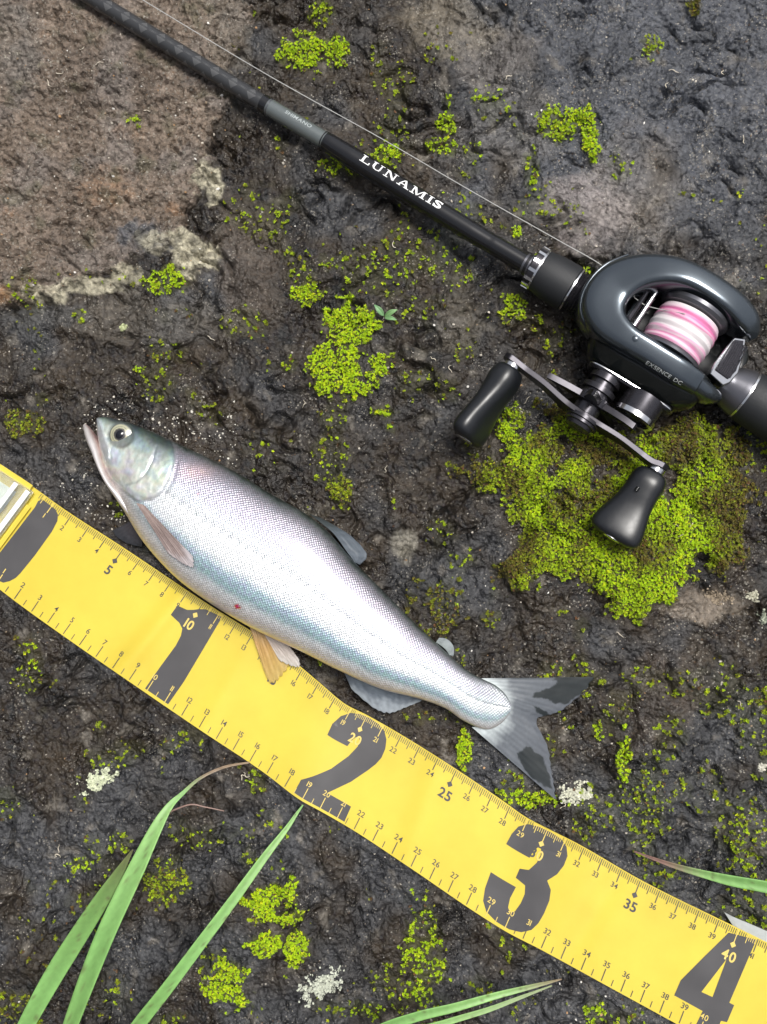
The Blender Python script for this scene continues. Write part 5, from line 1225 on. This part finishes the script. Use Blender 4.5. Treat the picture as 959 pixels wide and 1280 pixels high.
# ------------------------------------------------------------------ GRASS BLADES
def blade(pts, label, cols, fold=.25, seed=0, group=None, n=90):
    """pts: x, y, height mm, width (authoring px); a folded leaf with thickness"""
    q = cr(pts, n); ctr = W(q[:, 0], q[:, 1], q[:, 2]*1e-3); wd = np.maximum(q[:, 3], .3)*.00034
    t = np.gradient(ctr, axis=0); t /= np.linalg.norm(t, axis=1)[:, None]; s = np.cross(t, [0, 0, 1.0]); s /= np.linalg.norm(s, axis=1)[:, None]
    tw = .25*np.sin(np.linspace(0, 3, n)+seed); up_ = np.cross(s, t)
    s2 = s*np.cos(tw)[:, None]+up_*np.sin(tw)[:, None]; u2 = np.cross(s2, t)
    k = np.linspace(-1, 1, 9); prof = fold*(np.abs(k)**1.3)+.03*np.cos(k*14)
    V = ctr[:, None]+s2[:, None]*(k[None, :, None]*wd[:, None, None]/2)+u2[:, None]*((prof[None]*wd[:, None]/2)[..., None])
    f_ = np.repeat(np.linspace(0, 1, n), 9); vx, vy = P(V.reshape(-1, 3)); nz_ = fbm(vx/5, vy/14, 3, 800+seed); sp = smooth(.30, .50, fbm(vx/6, vy/9, 2, 820+seed))[:, None]
    C = ramp(f_+.05*nz_, cols)*(1+.22*nz_[:, None])*(1-.13*np.cos(np.tile(k, n)*22))[:, None]
    C = C*(1-.6*sp)+np.array([.10, .075, .04])*.6*sp
    me = np_mesh('grass_blade', V.reshape(-1, 3), grid_faces(n, 9)); set_col(me, np.clip(C, .01, .7)); o = link('grass_blade', me, M['grass']); tag(o, label, 'grass blade', group)
    m_ = o.modifiers.new('thickness', 'SOLIDIFY'); m_.thickness = .0003; m_.offset = 0
    return o
GR = (.200, .400, .120); GD = (.150, .290, .080); GL = (.250, .440, .150); BRN = (.24, .17, .11)
blade([(60, 1420, 2, 10), (70, 1340, 16, 20), (89, 1282, 22, 23), (118, 1205, 27, 27), (142, 1148, 30, 27), (172, 1085, 30, 24), (196, 1035, 28, 17), (212, 1008, 25, 10), (228, 992, 22, 5.5), (250, 973, 18, 4), (280, 959, 13, 3.4), (312, 953, 6.5, 2.2)],
      'broad green grass blade with a dry brown tip curling to the tape', [(0, GD), (.3, GR), (.62, GL), (.74, GR), (.80, (.20, .20, .10)), (.86, BRN), (1, (.32, .24, .17))], .22, 1)
blade([(-20, 1430, 2, 10), (5, 1340, 10, 20), (33, 1282, 14, 24), (66, 1222, 17, 27), (95, 1175, 19, 26), (125, 1128, 20, 22), (148, 1092, 20, 14), (160, 1072, 20, 6), (166, 1062, 20, 1.5)],
      'darker grass blade with brown stains passing behind the broad blade', [(0, GD), (.35, GR), (.6, GD), (.8, (.13, .17, .06)), (1, (.14, .13, .06))], .2, 2)
blade([(110, 1400, 2, 8), (140, 1330, 14, 15), (172, 1282, 20, 18), (208, 1236, 23, 17), (250, 1180, 22, 16), (292, 1124, 19, 14), (330, 1072, 14, 11), (358, 1036, 9, 7), (371, 1017, 6, 4), (379, 1006, 4.6, 1.5)],
      'straight narrow grass blade whose tip meets the tape below the numeral 2', [(0, GD), (.4, GR), (.75, GL), (1, GR)], .3, 3)
blade([(380, 1400, 2, 8), (420, 1320, 16, 14), (470, 1288, 20, 15), (520, 1270, 21, 14), (570, 1258, 20, 12), (620, 1244, 17, 9), (665, 1233, 12, 6), (702, 1224, 7, 1.5)],
      'slender green grass blade with a tan tip below the numeral 3', [(0, GD), (.4, GR), (.75, GL), (.88, (.24, .26, .13)), (1, BRN)], .3, 4)
blade([(440, 1400, 2, 6), (470, 1330, 10, 9), (500, 1296, 13, 9), (560, 1277, 14, 8), (610, 1262, 13, 6.5), (650, 1247, 10, 4.5), (690, 1232, 6, 1.5)],
      'thinner pale grass blade tucked under the slender tan-tipped one', [(0, GD), (.5, GL), (1, (.26, .30, .16))], .3, 5)
blade([(1120, 1180, 2, 8), (1060, 1135, 18, 15), (1000, 1118, 22, 17), (959, 1108, 22, 16), (915, 1100, 20, 15), (880, 1092, 17, 11), (850, 1084, 14, 8), (825, 1076, 11, 5), (792, 1064, 6, 1.5)],
      'green grass blade with a long pinkish brown tip above the numeral 4', [(0, GD), (.45, GR), (.62, GL), (.74, (.24, .22, .13)), (.85, (.26, .16, .13)), (1, (.24, .14, .12))], .3, 6)
q = np.array([(221, 1006), (240, 1003), (260, 1006), (281, 1013)]); w = on_rock(q[:, 0], q[:, 1], .004); w[0, 2] += .010; w[-1, 2] -= .003
V, Fq = tube(cr(w, 24), np.linspace(.0005, .00025, 24), 8); me = np_mesh('dry_stalk', V, Fq); set_col(me, np.tile((.30, .20, .17), (len(V), 1))); o = link('dry_stalk', me, M['grass']); tag(o, 'thin reddish dry stalk beside the broad grass blade', 'stalk')

# ------------------------------------------------------------------ SEEDLING
sp0 = on_rock(np.array([480.0]), np.array([396.0]))[0]
seed = thing('seedling', tuple(sp0), 'tiny seedling with three pointed green leaves at the moss edge', 'seedling')
def small_leaf(a, b_, w_, col_):
    n_ = 20; t = np.linspace(0, 1, n_); pa = W(a[0], a[1], sp0[2]+.004); pb = W(b_[0], b_[1], sp0[2]+.0065)
    ctr = pa[None]*(1-t)[:, None]+pb[None]*t[:, None]; ctr[:, 2] += .0012*np.sin(t*math.pi)
    d_ = (pb-pa)/np.linalg.norm(pb-pa); s = np.cross(d_, [0, 0, 1.0]); s /= np.linalg.norm(s); wd = w_*1e-3*np.sin(np.clip(t**.75, 0, 1)*math.pi)+.00015
    k = np.linspace(-1, 1, 7); V = ctr[:, None]+s[None, None]*(k[None, :, None]*wd[:, None, None]); V[..., 2] += .35*np.abs(k)[None]*wd[:, None]
    C = np.array(col_)*(1+.25*(np.abs(k) < .2))[None, :, None]*np.ones((n_, 7, 1)); me = np_mesh('leaf', V.reshape(-1, 3), grid_faces(n_, 7)); set_col(me, C.reshape(-1, 3))
    o = link('leaf', me, M['seed'], seed); m_ = o.modifiers.new('thickness', 'SOLIDIFY'); m_.thickness = .00025; m_.offset = 0
small_leaf((480, 395), (468, 381), 1.25, (.16, .30, .14)); small_leaf((481, 396), (497, 387), 1.2, (.15, .28, .11)); small_leaf((481, 397), (496, 400), 1.0, (.16, .30, .13))
w = np.array([sp0, sp0+np.array([0, 0, .0045])]); V, Fq = tube(cr(w, 6), .00035, 8); me = np_mesh('stem', V, Fq); set_col(me, np.tile((.30, .22, .12), (len(V), 1))); link('stem', me, M['seed'], seed)
